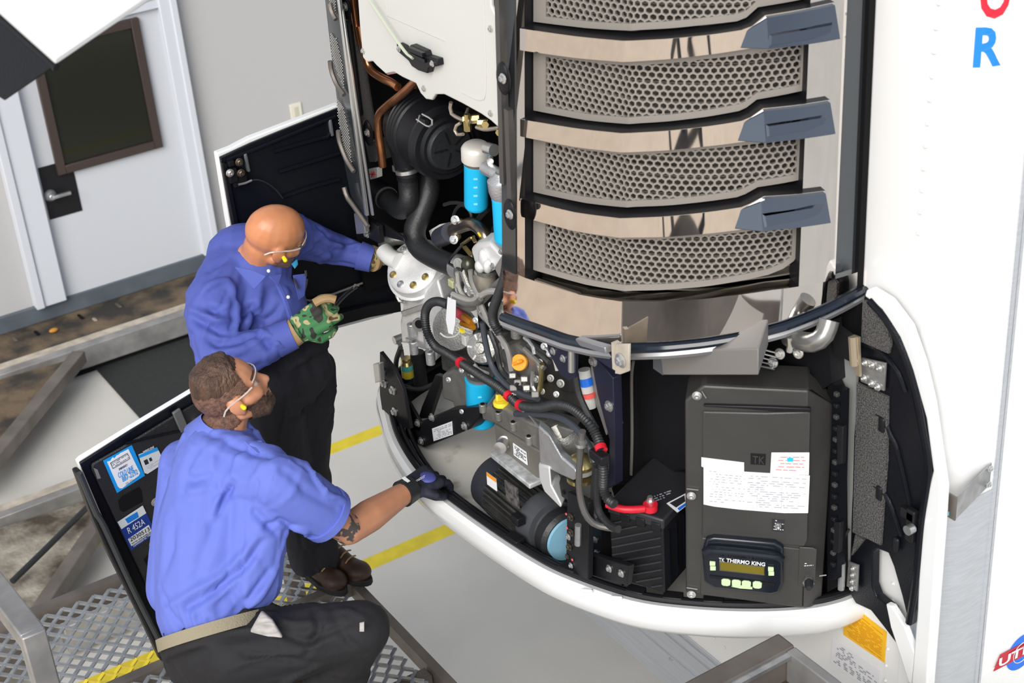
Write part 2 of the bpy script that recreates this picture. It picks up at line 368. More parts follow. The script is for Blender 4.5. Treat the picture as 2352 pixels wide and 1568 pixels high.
# ---- grating work platform
ZG = 1.30
gp = thing('work_platform', 'expanded metal work platform the two mechanics stand on', 'platform', (-1.5, 0, 0))
def expanded(xa, xb, ya_, yb_, z, px_=.060, py_=.036, w_=.0135, cond=None):
    mb = MB(); ny = int((yb_-ya_)/py_); nx = int((xb-xa)/px_)
    for j in range(ny):
        for i in range(nx):
            for s_ in (0, 1):
                xx = xa+(i+.5*s_)*px_; yy = ya_+j*py_; up_ = (j % 2) ^ s_
                a = V((xx, yy+(0 if up_ else py_*.5), z+(0 if up_ else .010))); b_ = V((xx+px_*.5, yy+(py_*.5 if up_ else 0), z+(.010 if up_ else 0)))
                if cond and not cond((a.x+b_.x)/2, (a.y+b_.y)/2): continue
                d_ = (b_-a).normalized(); s2 = V((-d_.y, d_.x, 0))*w_*.5; dz = V((0, 0, -.011)); t2 = V((0, .004, 0))
                vs = [a-s2, a+s2, b_+s2, b_-s2, a-s2+dz+t2, a+s2+dz+t2, b_+s2+dz+t2, b_-s2+dz+t2]
                mb.add(vs, [(0, 1, 2, 3), (0, 4, 5, 1), (2, 6, 7, 3), (1, 5, 6, 2), (3, 7, 4, 0)])
    return mb
XE = -.80; YS = .715
part('grating', expanded(-2.5, XE-.03, -.75, YS-.02, ZG), M_galv, gp, smooth=False, kind='stuff')
part('grating', expanded(-2.5, XE-.35, YS+.10, 1.28, ZG), M_galv, gp, smooth=False, kind='stuff')
part('grating', expanded(XE-.345, XE-.03, YS+.02, 1.16, ZG), M_galv, gp, smooth=False, kind='stuff')
part('nosing_grating', expanded(-2.5, -1.45, YS+.02, YS+.10, ZG), M_yel, gp, smooth=False, kind='stuff', label='yellow painted nosing of the grating')
part('edge_bar', MB().bb(XE-.035, XE, -.9, 1.2, ZG-.06, ZG+.006), M_dsteel, gp, bev=.003)
part('seam_bar', MB().bb(-2.5, XE-.03, YS-.022, YS+.018, ZG-.05, ZG+.010), M_dsteel, gp, bev=.003)
part('joist', MB().bb(-2.5, XE-.03, 1.28, 1.32, ZG-.09, ZG), M_dsteel, gp)
for y_ in (-.6, .1): part('joist', MB().bb(-2.5, XE-.04, y_, y_+.05, ZG-.10, ZG-.015), M_dsteel, gp)
for x_, y_ in ((-2.4, 1.25), (-.9, 1.1), (-2.4, -.7)): part('leg', MB().bb(x_-.03, x_+.03, y_-.03, y_+.03, 0, ZG-.05), M_dsteel, gp)
gr = thing('guard_rail', 'bright square steel guard rail bending down at the lower left corner', 'railing', (-1.98, .41, ZG))
c = AZ(75, 1462, 1.82); e_ = AZ(-130, 1175, 1.82)
part('top_rail', MB().bar((c.x, c.y-.02, 1.82), (e_.x-.02, e_.y, 1.82), .075, .075), M_steel, gr, bev=.006)
part('post', MB().bar((c.x, c.y, 1.855), (c.x, c.y, ZG), .075, .075, YA), M_steel, gr, bev=.006)
# ---- near deck corner, lower right
nd = thing('steel_deck', 'near deck corner with steel toe boards at the bottom edge right of centre', 'platform', (-.9, -1.5, 0))
ZD = 2.06; c = AZ(1788, 1452, ZD)
kx, ky = c.x, c.y
part('deck_plate', MB().bb(-3.2, kx-.01, -2.9, ky-.01, ZD-.12, ZD-.105), mat('dark_deck', (.06, .042, .032), .7, var=.4, vs=6), nd)
part('toe_board', MB().bb(-3.2, kx, ky-.065, ky, ZD-.12, ZD), M_dsteel, nd, bev=.006)
part('toe_board', MB().bb(kx-.03, kx, -2.9, ky-.065, ZD-.12, ZD-.004), M_steel, nd, bev=.004)
part('angle_lip', MB().bb(-3.2, kx-.03, ky-.085, ky-.065, ZD-.02, ZD-.008), M_galv, nd)
for x_, y_ in ((kx-.05, ky-.05), (-3.1, ky-.05), (kx-.05, -2.8), (-3.1, -2.8)): part('leg', MB().bb(x_-.035, x_+.035, y_-.035, y_+.035, 0, ZD-.12), M_dsteel, nd)
# ================================================================== TRAILER
tl = thing('trailer', 'white refrigerated trailer with riveted front wall and smooth side', 'trailer', (3, 0, 0))
part('front_wall', MB().bb(0, .06, -1.199, 1.255, 1.06, 5.2), M_white, tl)
cm = MB()
pts = [(.11-.11*math.cos(a), -1.20-.11*math.sin(a)) for a in [math.pi/2*i/16 for i in range(17)]]+[(.205, -1.31), (.205, -1.29), (.10, -1.24), (.03, -1.185)]
cm.prism([(x, y, .95) for x, y in pts], (0, 0, 4.2))
cp = part('corner_post', cm, M_alum if False else M_white, tl)
part('post_skin', MB().quadgrid([[(x, y, z) for x, y in [(.11-.1125*math.cos(a), -1.20-.1125*math.sin(a)) for a in [math.pi/2*(.22+.78*i/12) for i in range(13)]]+[(.19, -1.3125)]] for z in (.95, 2.36)]), M_alum, cp, label='bare aluminium lower half of the corner post')
part('side_wall', MB().bb(.205, 9, -1.305, -1.28, .95, 5.2), M_white, tl)
part('side_trim', MB().bb(.19, .205, -1.316, -1.30, .95, 5.2).bb(.212, .222, -1.312, -1.30, .95, 5.2), M_alum, tl, bev=.002)
for i in range(9): part('side_rib', MB().bb(.24, 9, -1.3075, -1.304, 1.30+i*.19, 1.303+i*.19+.004), M_white, tl)
part('trailer_floor', MB().bb(.0, 9, -1.3, 1.3, .93, 1.06), M_alum, tl)
br_ = part('bottom_rail', MB().bb(-.012, .0, -1.20, 1.25, .98, 1.245), M_alum, tl, bev=.003)
part('rail_bead', MB().bb(-.018, -.01, -1.2, 1.25, 1.175, 1.19).bb(-.018, -.01, -1.2, 1.25, 1.10, 1.106).bb(-.018, -.01, -1.2, 1.25, 1.222, 1.235), M_alum, br_, bev=.002)
for u, v in ((1541, 1433), (1541, 1512)): bolt(tl, AX(u, v, -.013), -XA, .006, name='rivet', n=10)
for (u, v) in [(2157, 7), (2151, 64), (2146, 119), (2141, 175), (2136, 229), (2131, 283), (2127, 335), (2122, 387), (2118, 437), (2114, 487), (2110, 535)]: bolt(tl, AX(u, v, -.002), -XA, .0040, M_white, 'rivet', 10)
for (u, v) in [(1612, 1446), (1640, 1466), (1664, 1487), (1905, 1430), (2040, 1490), (2036, 1528), (2034, 1562), (2052, 1340), (2050, 1380)]: bolt(tl, AX(u, v, -.002), -XA, .0040, M_white, 'rivet', 10)
# amber warning label and white data plate
nX = -XA
am = part('warning_label', plate([(1937, 1375), (2036, 1452), (2031, 1522), (1937, 1457)], PXP(-.003), (.002, 0, 0)), M_amber, tl)
ln = MB()
def bars(mb, a, b, c_, d_, fn, n_, dens, off, thick=.42, seed=1, gap=.25):
    """broken lines of print inside a quad a b c d given in pixels (a-b top edge, d-c bottom edge)"""
    rnd = random.Random(seed); a, b, c_, d_ = [fn(*q) for q in (a, b, c_, d_)]
    for i in range(n_):
        t0 = (i+.5-thick/2)/n_; t1 = (i+.5+thick/2)/n_; s_ = rnd.uniform(0, gap)
        while s_ < 1:
            e = min(1, s_+rnd.uniform(.06, .30)*dens)
            P = [a.lerp(d_, t0).lerp(b.lerp(c_, t0), s_), a.lerp(d_, t0).lerp(b.lerp(c_, t0), e), a.lerp(d_, t1).lerp(b.lerp(c_, t1), e), a.lerp(d_, t1).lerp(b.lerp(c_, t1), s_)]
            mb.add([p+off for p in P], [(0, 1, 2, 3)]); s_ = e+rnd.uniform(.02, .10)
            if rnd.random() < .12: break
    return mb
part('print', bars(MB(), (1945, 1390), (2028, 1456), (2024, 1514), (1943, 1456), PXP(-.0038), 17, 1.2, V((0, 0, 0)), .4), M_amberd, am)
dp = part('data_plate', plate([(1912, 1462), (2022, 1540), (2018, 1600), (1908, 1525)], PXP(-.003), (.002, 0, 0)), M_paper, tl)
part('print', bars(MB(), (1918, 1474), (2016, 1545), (2012, 1590), (1914, 1520), PXP(-.0038), 11, .35, V((0, 0, 0)), .55, 5), M_ink, dp)
# stack letters, logo decal
yS = -1.3145
def PS(u, v): return AY(u, v, yS)
cN = V((-1, -1, 0)).normalized(); cT = V((1, -1, 0)).normalized(); cO = V((.11, -1.20, 0)); cP = cO+cN*.1105
def post_letter(ch, px, h, m_, lab_):
    p, q = OP(*px[0], cP, cN), OP(*px[1], cP, cN); q.z = p.z
    o = text(ch, p, q, h, m_, tl, n=cN, label=lab_, bold=.03)
    for v in o.data.vertices:
        d = v.co-cO; t_ = d.dot(cT)/.1105; r = d.dot(cN); z = v.co.z; e = cO+(cN*math.cos(t_)+cT*math.sin(t_))*r; v.co = V((e.x, e.y, z))
def zspan(u, v0, v1): return abs(OP(u, v0, cP, cN).z-OP(u, v1, cP, cN).z)
post_letter('R', ((2234, 155), (2302, 155)), zspan(2240, 63, 155), M_lblu, 'blue letter R')
post_letter('O', ((2247, 45), (2324, 45)), zspan(2240, -60, 45), M_lred, 'red letter O')
yS = -1.308
g0 = PS(2346, 1497); 
part('logo_globe', MB().cyl((g0.x, yS+.001, g0.z), -YA, .062, .0015, 40), M_ublue, tl, label='blue globe decal')
lb = part('logo_banner', MB().prism([PS(u, v)-YA*.002 for u, v in ((2281, 1541), (2297, 1503), (2442, 1425), (2425, 1466))], (0, .001, 0)), M_ured, tl, label='red banner decal')
p = PS(2291, 1531); q = PS(2434, 1457); d_ = (q-p)
text('UTILITY', p-YA*.003, p+d_-YA*.003, .032, M_letter, lb, n=-YA, bold=.02)
part('globe_line', MB().tube([(g0.x+.036*math.cos(k*.2618), yS-.0018, g0.z+.036*math.sin(k*.2618)) for k in range(25)], .0012, 5, raw=True).bar((g0.x-.06, yS-.0015, g0.z+.028), (g0.x+.06, yS-.0015, g0.z+.028), .001, .003), M_letter, tl)
# bent steel bracket on the post
bk = MB(); y_ = -1.372
A, B, C_, D_ = [AY(u, v, y_) for u, v in ((2198, 1143), (2314, 1092), (2306, 1152), (2191, 1205))]
bk.prism([A, (B.x, -1.318, A.z+.0), (B.x, -1.318, A.z-.07), (A.x, y_, A.z-.07)], (.004, .004, 0))
bz = thing('steel_bracket', 'bent stainless bracket standing out from the trailer corner post', 'bracket', (A.x, y_, A.z-.035))
part('arm', bk, M_galv, bz, bev=.001)
part('front_plate', MB().bb(A.x-.002, A.x+.003, y_, -1.312, A.z-.072, A.z+.001), M_dsteel, bz, bev=.001)
part('sticker', MB().bb(A.x-.0035, A.x-.002, y_+.02, y_+.038, A.z-.066, A.z-.054), M_bluel, bz)
for z_ in (A.z-.01, A.z-.06): bolt(bz, (B.x-.012, -1.324, z_), -YA, .006)

# ================================================================== REFRIGERATION UNIT
ru = thing('refrigeration_unit', 'trailer nose refrigeration unit with glossy dark cowl, open bay and white bottom tray', 'refrigeration unit', (-.3, 0, 1.75))
PLAN = [(-.655, -.262), (-.637, -.37), (-.612, -.49), (-.585, -.60), (-.56, -.68), (-.49, -.775), (-.415, -.848), (-.33, -.905), (-.23, -.953), (-.13, -.985), (-.04, -.998), (.0, -1.0)]
NP = []
for i in range(len(PLAN)-1):
    for k in range(8):
        NP.append(V((*PLAN[i], 0)).lerp(V((*PLAN[i+1], 0)), k/8))
NP.append(V((*PLAN[-1], 0)))
# smooth everything except the crease
CI = 4*8
for _ in range(6):
    Q = [p.copy() for p in NP]
    for i in range(1, len(NP)-1):
        if i != CI: Q[i] = (NP[i-1]+NP[i+1])*.25+NP[i]*.5
    NP = Q
SL = [0]
for i in range(1, len(NP)): SL.append(SL[-1]+(NP[i]-NP[i-1]).length)
SMAX = SL[-1]; SCR = SL[CI]
def nscale(z): return 1-.12*(z-2.78)
def npos(s, z, off=0):
    s = max(0, min(SMAX, s)); lo = 0
    while lo < len(SL)-2 and SL[lo+1] < s: lo += 1
    t = (s-SL[lo])/(SL[lo+1]-SL[lo]); p = NP[lo].lerp(NP[lo+1], t)
    i0, i1 = max(0, lo-2), min(len(NP)-1, lo+3)
    if i0 < CI < i1: i0, i1 = (max(0, CI-5), CI) if s < SCR else (CI, CI+5)
    d = (NP[i1]-NP[i0]).normalized(); nrm = V((d.y, -d.x, 0))
    if abs(s-SCR) < .03: 
        a = (NP[CI]-NP[CI-5]).normalized(); b = (NP[CI+5]-NP[CI]).normalized(); w_ = (s-SCR+.03)/.06; d = a.lerp(b, w_).normalized(); nrm = V((d.y, -d.x, 0))
    if nrm.x > 0 and nrm.y > 0: nrm = -nrm
    return V((p.x*nscale(z), p.y, z))+nrm*off
def nray(u, v, off=0):
    r = ray(u, v); z = 3.2; best = None
    for it in range(6):
        k = nscale(z); best = None
        for i in range(len(NP)-1):
            a = V((NP[i].x*k, NP[i].y)); b = V((NP[i+1].x*k, NP[i+1].y)); e = b-a
            a0 = a-e*(50 if i == 0 else 1e-3); b0 = b+e*(3 if i == len(NP)-2 else 1e-3); e0 = b0-a0
            den = r.x*e0.y-r.y*e0.x
            if abs(den) < 1e-12: continue
            dx, dy = a0.x-CAM.x, a0.y-CAM.y
            t = (dx*e0.y-dy*e0.x)/den; q = (dx*r.y-dy*r.x)/den
            if -1e-6 <= q <= 1+1e-6 and t > 0 and (best is None or t < best[0]): best = (t, i, (a0+e0*q-a).length*(1 if (a0+e0*q-a).dot(e) > 0 else -1)/e.length)
        t, i, f_ = best; z = CAM.z+r.z*t
    return SL[i]+f_*(SL[i+1]-SL[i]), z
def nline(pxs): return sorted([nray(u, v) for u, v in pxs])
def interp(L, s):
    if s <= L[0][0]: return L[0][1]
    for i in range(len(L)-1):
        if s <= L[i+1][0]: return L[i][1]+(L[i+1][1]-L[i][1])*(s-L[i][0])/max(1e-9, L[i+1][0]-L[i][0])
    return L[-1][1]
def ribbon(mb, top, bot, s0, s1, off, thick, ns=60, edges=True, face=True):
    ss = sorted(set([s0+(s1-s0)*i/ns for i in range(ns+1)]+[q for q in (SCR,) if s0 < q < s1]+[q[0] for q in list(top)+list(bot) if s0 < q[0] < s1]))
    rows = [[npos(s, interp(top, s), off) for s in ss], [npos(s, interp(bot, s), off) for s in ss]]
    back = [[npos(s, interp(top, s), off-thick) for s in ss], [npos(s, interp(bot, s), off-thick) for s in ss]]
    if face: mb.quadgrid(rows)
    if edges:
        mb.quadgrid([rows[0], back[0]]); mb.quadgrid([rows[1], back[1]])
        for k in (0, -1): mb.add([rows[0][k], rows[1][k], back[1][k], back[0][k]], [(0, 1, 2, 3)])
    return mb
Z5 = lambda L: [(1160+a/1.96, b/1.96) for a, b in L]
panels = [ # top polyline, bottom polyline (zoomed pixels)
 ([(70, -160), (578, -110), (1400, -200)], [(75, 108), (330, 140), (580, 152), (900, 128), (1050, 112), (1095, 95), (1150, 48), (1390, 5)]),
 ([(80, 227), (330, 262), (580, 280), (900, 252), (1388, 175)], [(90, 510), (330, 556), (578, 574), (900, 545), (1060, 518), (1095, 503), (1145, 466), (1380, 420)]),
 ([(93, 615), (330, 663), (575, 686), (900, 660), (1370, 595)], [(97, 880), (330, 930), (567, 951), (900, 928), (1050, 908), (1090, 894), (1150, 862), (1360, 825)]),
 ([(97, 980), (330, 1040), (570, 1070), (900, 1055), (1347, 990)], [(100, 1232), (330, 1298), (555, 1330), (800, 1320), (1100, 1280), (1200, 1258), (1270, 1230), (1320, 1195), (1340, 1165)]),
]
bands = [
 ([(75, 118), (330, 155), (578, 174), (900, 150), (1060, 127), (1105, 110), (1165, 60), (1470, 2)], [(76, 216), (330, 252), (578, 268), (900, 238), (1180, 192), (1390, 165), (1470, 150)]),
 ([(90, 528), (330, 568), (578, 588), (900, 560), (1060, 535), (1100, 518), (1155, 478), (1450, 440)], [(92, 606), (330, 652), (578, 674), (900, 648), (1180, 608), (1450, 573)]),
 ([(97, 888), (330, 946), (568, 970), (900, 945), (1060, 922), (1100, 905), (1160, 872), (1430, 848)], [(98, 968), (330, 1030), (568, 1057), (900, 1040), (1180, 1000), (1428, 970)]),
]
sL = nray(1160+88/1.96, 500/1.96)[0]
sP = nray(1866, 140)[0]; sE = nray(1946, 2)[0]; sB = nray(1910, 250)[0]
lip = nline([(1168, 728), (1235, 752), (1300, 775), (1360, 788), (1430, 796), (1500, 794), (1600, 786), (1700, 770), (1800, 745), (1900, 705), (1975, 665)])
botin = nline(Z5([(95, 1252), (330, 1325), (545, 1356), (800, 1352), (1000, 1332), (1200, 1305), (1430, 1270)]))
cow = MB()
def zc(z): return [(0, z), (SMAX, z)]
ribbon(cow, zc(5.0), botin, 0, sL, .0, .05, edges=False)
ribbon(cow, zc(5.0), botin, sP-.012, sE, .0, .05, 30, edges=False)
ribbon(cow, botin, lip, 0, SMAX, .0, .05, 90)
cw = part('cowl', cow, M_chrome, ru, bev=.004, label='glossy dark mirror-finished cowl frame')
sd_ = MB(); ribbon(sd_, zc(5.0), botin, sE, SMAX, -.012, .04, 20)
part('side_skin', sd_, mat('side_gloss', (.10, .11, .12), .06, metal=.8), cw)
ce = MB(); ribbon(ce, zc(5.0), botin, 0, sL, -.001, .06, face=False); ribbon(ce, zc(5.0), botin, sP-.012, sE, -.001, .06, 30, face=False); part('frame_edge', ce, M_black, cw)
pe = MB(); ribbon(pe, zc(5.0), botin, 0, sL*.62, .003, .004, 12); part('pillar_reflection', pe, MATS['side_gloss'], cw)  # dark reflection on the pillar, laid on as a darker strip
rec = MB(); ribbon(rec, zc(5.0), botin, 0, sE, -.072, .01, 60)
part('radiator', rec, M_fin, ru)
fins = MB(); z = interp(botin, 0)+.02
zz = 2.92
while zz < 4.2:
    ribbon(fins, zc(zz+.004), zc(zz), sL-.01, sP, -.060, .010, 40); zz += .024
part('radiator_tubes', fins, mat('tube_grey', (.17, .155, .13), .5, metal=.4), ru, kind='stuff')
def hexfield(top, bot, s0, s1, off, p=.0222, dz=.0152):
    """sheet of hexagonal holes on the curved nose surface"""
    mb = MB(); j = 0; zmin = min(q[1] for q in bot); zmax = max(q[1] for q in top); z = zmin
    while z < zmax:
        s = s0+(p/2 if j % 2 else 0)
        while s < s1:
            zt, zb = interp(top, s), interp(bot, s)
            if zb+.002 < z < zt-.002:
                O = []; I = []
                for k in range(6):
                    a = math.pi/6+k*math.pi/3
                    O.append((s+p/2/math.cos(math.pi/6)*math.cos(a), z+dz/1.5*math.sin(a))); I.append((s+.74*p/2/math.cos(math.pi/6)*math.cos(a), z+.74*dz/1.5*math.sin(a)))
                vs = [npos(a, b, off) for a, b in O]+[npos(a, b, off) for a, b in I]+[npos(a, b, off-.006) for a, b in I]
                fs = [(k, (k+1) % 6, 6+(k+1) % 6, 6+k) for k in range(6)]+[(6+k, 6+(k+1) % 6, 12+(k+1) % 6, 12+k) for k in range(6)]
                mb.add(vs, fs)
            s += p
        z += dz; j += 1
    return mb
def shrink(L, d): return [(s, z+d) for s, z in L]
for tp, bt in panels:
    T, B = nline(Z5(tp)), nline(Z5(bt)); s0, s1 = sL+.004, nray(*Z5([(tp[-1][0], max(10, tp[-1][1]+60))])[0])[0]
    fr = MB(); m_ = .017
    ribbon(fr, T, shrink(T, -m_), s0, s1, -.028, .012); ribbon(fr, shrink(B, m_), B, s0, s1, -.028, .012)
    ribbon(fr, shrink(T, -m_), shrink(B, m_), s0, s0+.046, -.028, .012, 6); ribbon(fr, shrink(T, -m_), shrink(B, m_), s1-.02, s1, -.028, .012, 4)
    pf = part('perforated_panel', fr, M_perf, ru)
    part('perforated_sheet', hexfield(shrink(T, -.008), shrink(B, .008), s0+.042, s1-.012, -.031), M_perf, pf, smooth=False)
for i, (tp, bt) in enumerate(bands):
    T, B = nline(Z5(tp)), nline(Z5(bt)); s1 = nray(*Z5([tp[-1]])[0])[0]
    fc = MB(); ribbon(fc, T, B, sL, s1, .016, .002, 80)
    bd = part('louver_band', fc, M_chrome, ru)
    co = MB(); ribbon(co, shrink(T, .0), shrink(B, .0), sL, s1, .0135, .085, 80)
    part('band_core', co, M_black, bd, label='matte black edge of the band')
    # raised handle pad, chamfered left; tilt and colour imitate a dark sky reflection
    sa = nray(1160+(1160, 1150, 1150)[i]/1.96, 300 if i else 60)[0] if i else nray(1160+1165/1.96, 60)[0]
    hp = MB(); ns_ = 10; ss_ = [sa+(s1-.004-sa)*q/ns_ for q in range(ns_+1)]
    tt = [interp(T, q)-.004 for q in ss_]; tb_ = [interp(B, q)+.004 for q in ss_]
    up = [[npos(q, z_, .024) for q, z_ in zip(ss_, tt)], [npos(q, z_, .056) for q, z_ in zip(ss_, tb_)]]
    dn_ = [[npos(q, z_, .014) for q, z_ in zip(ss_, tt)], [npos(q, z_, .014) for q, z_ in zip(ss_, tb_)]]
    hp.quadgrid(up); hp.quadgrid([up[0], dn_[0]]); hp.quadgrid([up[1], dn_[1]]); hp.add([up[0][-1], up[1][-1], dn_[1][-1], dn_[0][-1]], [(0, 1, 2, 3)])
    l0, l1 = npos(sa-.045, interp(T, sa-.045)-.004, .016), npos(sa-.060, interp(B, sa-.060)+.004, .016)
    hp.add([up[0][0], up[1][0], l1, l0, dn_[0][0], dn_[1][0]], [(0, 1, 2, 3), (0, 3, 4), (1, 5, 2)])
    hd = part('handle_pad', hp, MATS['pad_dark_reflection'] if 'pad_dark_reflection' in MATS else mat('pad_dark_reflection', (.17, .19, .225), .05, metal=1), bd, bev=.002)
    px = ([(1755, 66), (1893, 40), (1886, 60), (1850, 73), (1752, 90)], [(1749, 272), (1883, 251), (1874, 268), (1840, 283), (1749, 297)], [(1741, 476), (1876, 454), (1866, 472), (1835, 485), (1743, 502)])[i]
    L_ = [nray(*q) for q in px]; gm = MB(); cs_ = sum(q[0] for q in L_)/5, sum(q[1] for q in L_)/5
    po = lambda q: .024+.032*max(0, min(1, (interp(T, q[0])-q[1])/max(.01, interp(T, q[0])-interp(B, q[0]))))
    L2_ = [(cs_[0]+(q[0]-cs_[0])*.93, cs_[1]+(q[1]-cs_[1])*.78) for q in L_]
    o0 = [npos(*q, po(q)+.003) for q in L_]; o1 = [npos(*q, po(q)+.009) for q in L2_]
    gm.add(o0+o1, [(5, 6, 7, 8, 9)]+[(k, (k+1) % 5, 5+(k+1) % 5, 5+k) for k in range(5)])
    part('pad_insert', gm, MATS['pad_dark_reflection'], hd)
# lower lip trim: blue-black rubber bead and grey rail under the cowl
rb = MB(); rows = []
P_ = [npos(s, interp(lip, s)-.004, .006) for s in [SMAX*i/70 for i in range(71)]]
rb.tube(P_, .012, 8, raw=True)
part('lip_bead', rb, mat('lip_black', (.01, .015, .025), .12), cw, label='glossy rubber bead along the lower lip')
rl = MB(); P_ = [npos(s, interp(lip, s)-.028, -.004) for s in [SMAX*i/70 for i in range(71)]]
rl.tube(P_, .013, 8, raw=True); part('lip_rail', rl, mat('grey_rail', (.30, .30, .31), .3, metal=.6), cw)
un = MB(); un.prism([npos(s, 2.86, -.05) for s in [SMAX*i/40 for i in range(41)]]+[V((0, -.27, 2.86))], (0, 0, .01)); part('cowl_underside', un, M_blackm, cw)
# ---- roadside mirror of the nose (seen edge-on at the left)
def mpos(s, z, off=0): p = npos(s, z, off); return V((p.x, -p.y, p.z))
lf = MB()
def mrib(mb, z0, z1, s0, s1, off, thick, ns=16):
    ss = [s0+(s1-s0)*i/ns for i in range(ns+1)]; r0 = [mpos(s, z0, off) for s in ss]; r1 = [mpos(s, z1, off) for s in ss]; b0 = [mpos(s, z0, off-thick) for s in ss]; b1 = [mpos(s, z1, off-thick) for s in ss]
    mb.quadgrid([r0, r1]); mb.quadgrid([r1, b1]); mb.quadgrid([r0, b0]); mb.quadgrid([b0, b1])
    for k in (0, -1): mb.add([r0[k], r1[k], b1[k], b0[k]], [(0, 1, 2, 3)])
    return mb
XL = -.60; PL = PXP(XL)
st = part('side_pillar', plate([(742, -60), (778, -60), (812, 240), (846, 505), (838, 512), (806, 450), (789, 360), (776, 230), (760, 100)], PL, (.02, .05, 0)), mat('pillar_gloss', (.03, .035, .04), .12), ru, bev=.004, label='far edge of the roadside cowl seen from the side')
for tri in ([(750, -30), (768, -20), (771, 38), (757, 10)], [(757, 75), (773, 90), (787, 150), (790, 207), (776, 170), (762, 130)], [(771, 225), (788, 245), (802, 310), (806, 358), (809, 390), (789, 340), (777, 280)]):
    mb = MB(); us = [q[0] for q in tri]; vs_ = [q[1] for q in tri]
    def inside(u, v):
        c_ = False; n_ = len(tri)
        for i in range(n_):
            (a, b), (c2_, d2_) = tri[i], tri[(i+1) % n_]
            if (b > v) != (d2_ > v) and u < (c2_-a)*(v-b)/(d2_-b)+a: c_ = not c_
        return c_
    v = min(vs_); j = 0
    while v < max(vs_):
        u = min(us)+(2.4 if j % 2 else 0)
        while u < max(us):
            if inside(u, v): mb.prism([AX(u+1.45*math.cos(k*1.047), v+1.5*math.sin(k*1.047), XL-.003) for k in range(6)], (.002, 0, 0))
            u += 4.8
        v += 3.4; j += 1
    part('mesh_insert', mb, mat('mesh_light', (.36, .35, .33), .5), st, smooth=False, kind='stuff')
for L in ([(757, 8), (760, 22), (766, 37), (771, 45)], [(758, 140), (762, 165), (774, 195), (790, 218)], [(777, 300), (780, 325), (795, 365), (813, 394)], [(790, 430), (797, 452), (810, 470), (845, 520)]):
    part('band_edge', MB().tube([AX(u, v, XL-.012) for u, v in L], .008, 6), M_dsteel, st)
ch = MB().bar(AX(772, -60, XL-.005), AX(843, 494, XL-.005), .012, .014).bar(AX(786, 20, XL+.0), AX(856, 494, XL+.0), .008, .012)
part('chrome_strip', ch, M_zinc, st, bev=.002)
part('seal_tube', MB().tube([AX(800, 55, -.53), AX(812, 150, -.53), AX(826, 262, -.53)], .013, 10), M_rubber, st)
part('foam_tube', MB().tube([AX(815, 70, -.50), AX(826, 170, -.50), AX(842, 270, -.50), AX(848, 300, -.5)], .028, 12), mat('grey_sleeve', (.12, .115, .11), .85, bump=.4, bs=200), ru)
# ---- bottom tray
LIP = [(0.0, -1.05), (-.06, -1.045), (-.155, -1.013), (-.281, -.934), (-.421, -.812), (-.545, -.665), (-.636, -.464), (-.679, -.293), (-.713, .009), (-.723, .269), (-.684, .506), (-.616, .706), (-.507, .925), (-.3, 1.03), (0, 1.06)]
LP = [V((p.x, p.y, 0)) for p in catmull([(x, y, 0) for x, y in LIP], .03)]
def off2(L, d):
    out = []
    for i, p in enumerate(L):
        t = (L[min(i+1, len(L)-1)]-L[max(i-1, 0)]).normalized(); out.append(p+V((t.y, -t.x, 0))*(-d) if False else p+V((-t.y, t.x, 0))*d)
    return out
ZT = 1.93
sg = -1 if (off2(LP, .1)[len(LP)//2].x < LP[len(LP)//2].x) else 1     # +d must point inwards
def ring(d, z): return [V((p.x, p.y, z)) for p in off2(LP, d*sg)]
tb = MB(); tb.quadgrid([ring(.030, ZT-.004), ring(.012, ZT), ring(-.004, ZT-.012), ring(-.010, ZT-.035), ring(-.004, ZT-.075), ring(.02, ZT-.105), ring(.06, ZT-.13)])
ty = part('tray_rim', tb, M_whiteg, ru, label='glossy white rounded rim of the bottom tray')
fl = MB(); fl.prism(ring(.058, ZT-.12), (0, 0, -.012)); part('tray_floor', fl, M_tray, ru)
iw = MB(); iw.quadgrid([ring(.030, ZT+.004), ring(.048, ZT-.02), ring(.075, ZT-.125)]); part('tray_liner', iw, M_blackg, ru)
for d, z, r in ((.034, ZT+.008, .010), (.058, ZT-.006, .009), (.085, ZT-.03, .008)):
    part('rim_seal', MB().tube(ring(d, z), r, 7, raw=True), M_black, ty)
for i in (14, 18, 22, 30, 38):
    p = ring(.045, ZT)[i]; q = ring(.045, ZT)[i+2]; part('rim_clip', MB().bar(p+V((0, 0, .012)), q+V((0, 0, .012)), .035, .016), M_black, ty, bev=.003)
# notch flanges on the rim near the middle bracket
for (u, v) in ((1350, 1352), (1418, 1368)):
    p = AZ(u, v, ZT); part('rim_tab', MB().box((p.x, p.y, ZT-.006), (.035, .05, .012), frame(V((.5, .5, 1)))), M_whiteg, ty, bev=.004)
# ---- inner shell of the bay
sh = MB().bb(-.025, -.005, -1.0, 1.0, 1.80, 5.0).bb(-.5, -.02, .955, .975, 2.30, 5.0)
part('bay_liner', sh, M_blackm, ru)
part('bay_liner', MB().bb(-.50, -.03, -.30, -.27, 2.86, 5.0), M_blackm, ru)
# black ducting behind the frame post
dk = plate([(1400, 820), (1500, 800), (1640, 840), (1640, 1075), (1560, 1085), (1445, 1118), (1405, 1115)], PXP(-.30), (.22, .12, 0))
part('air_duct', dk, M_black, ru, bev=.012)
part('duct_edge', MB().tube([AX(1455, 830, -.305), AX(1451, 870, -.305), AX(1452, 1000, -.305), AX(1450, 1090, -.305)], .005, 6), M_greyb, ru)
part('duct_lower', plate([(1405, 1120), (1470, 1090), (1580, 1080), (1580, 1110), (1420, 1170)], PXP(-.28), (.2, .1, 0)), M_blackm, ru)
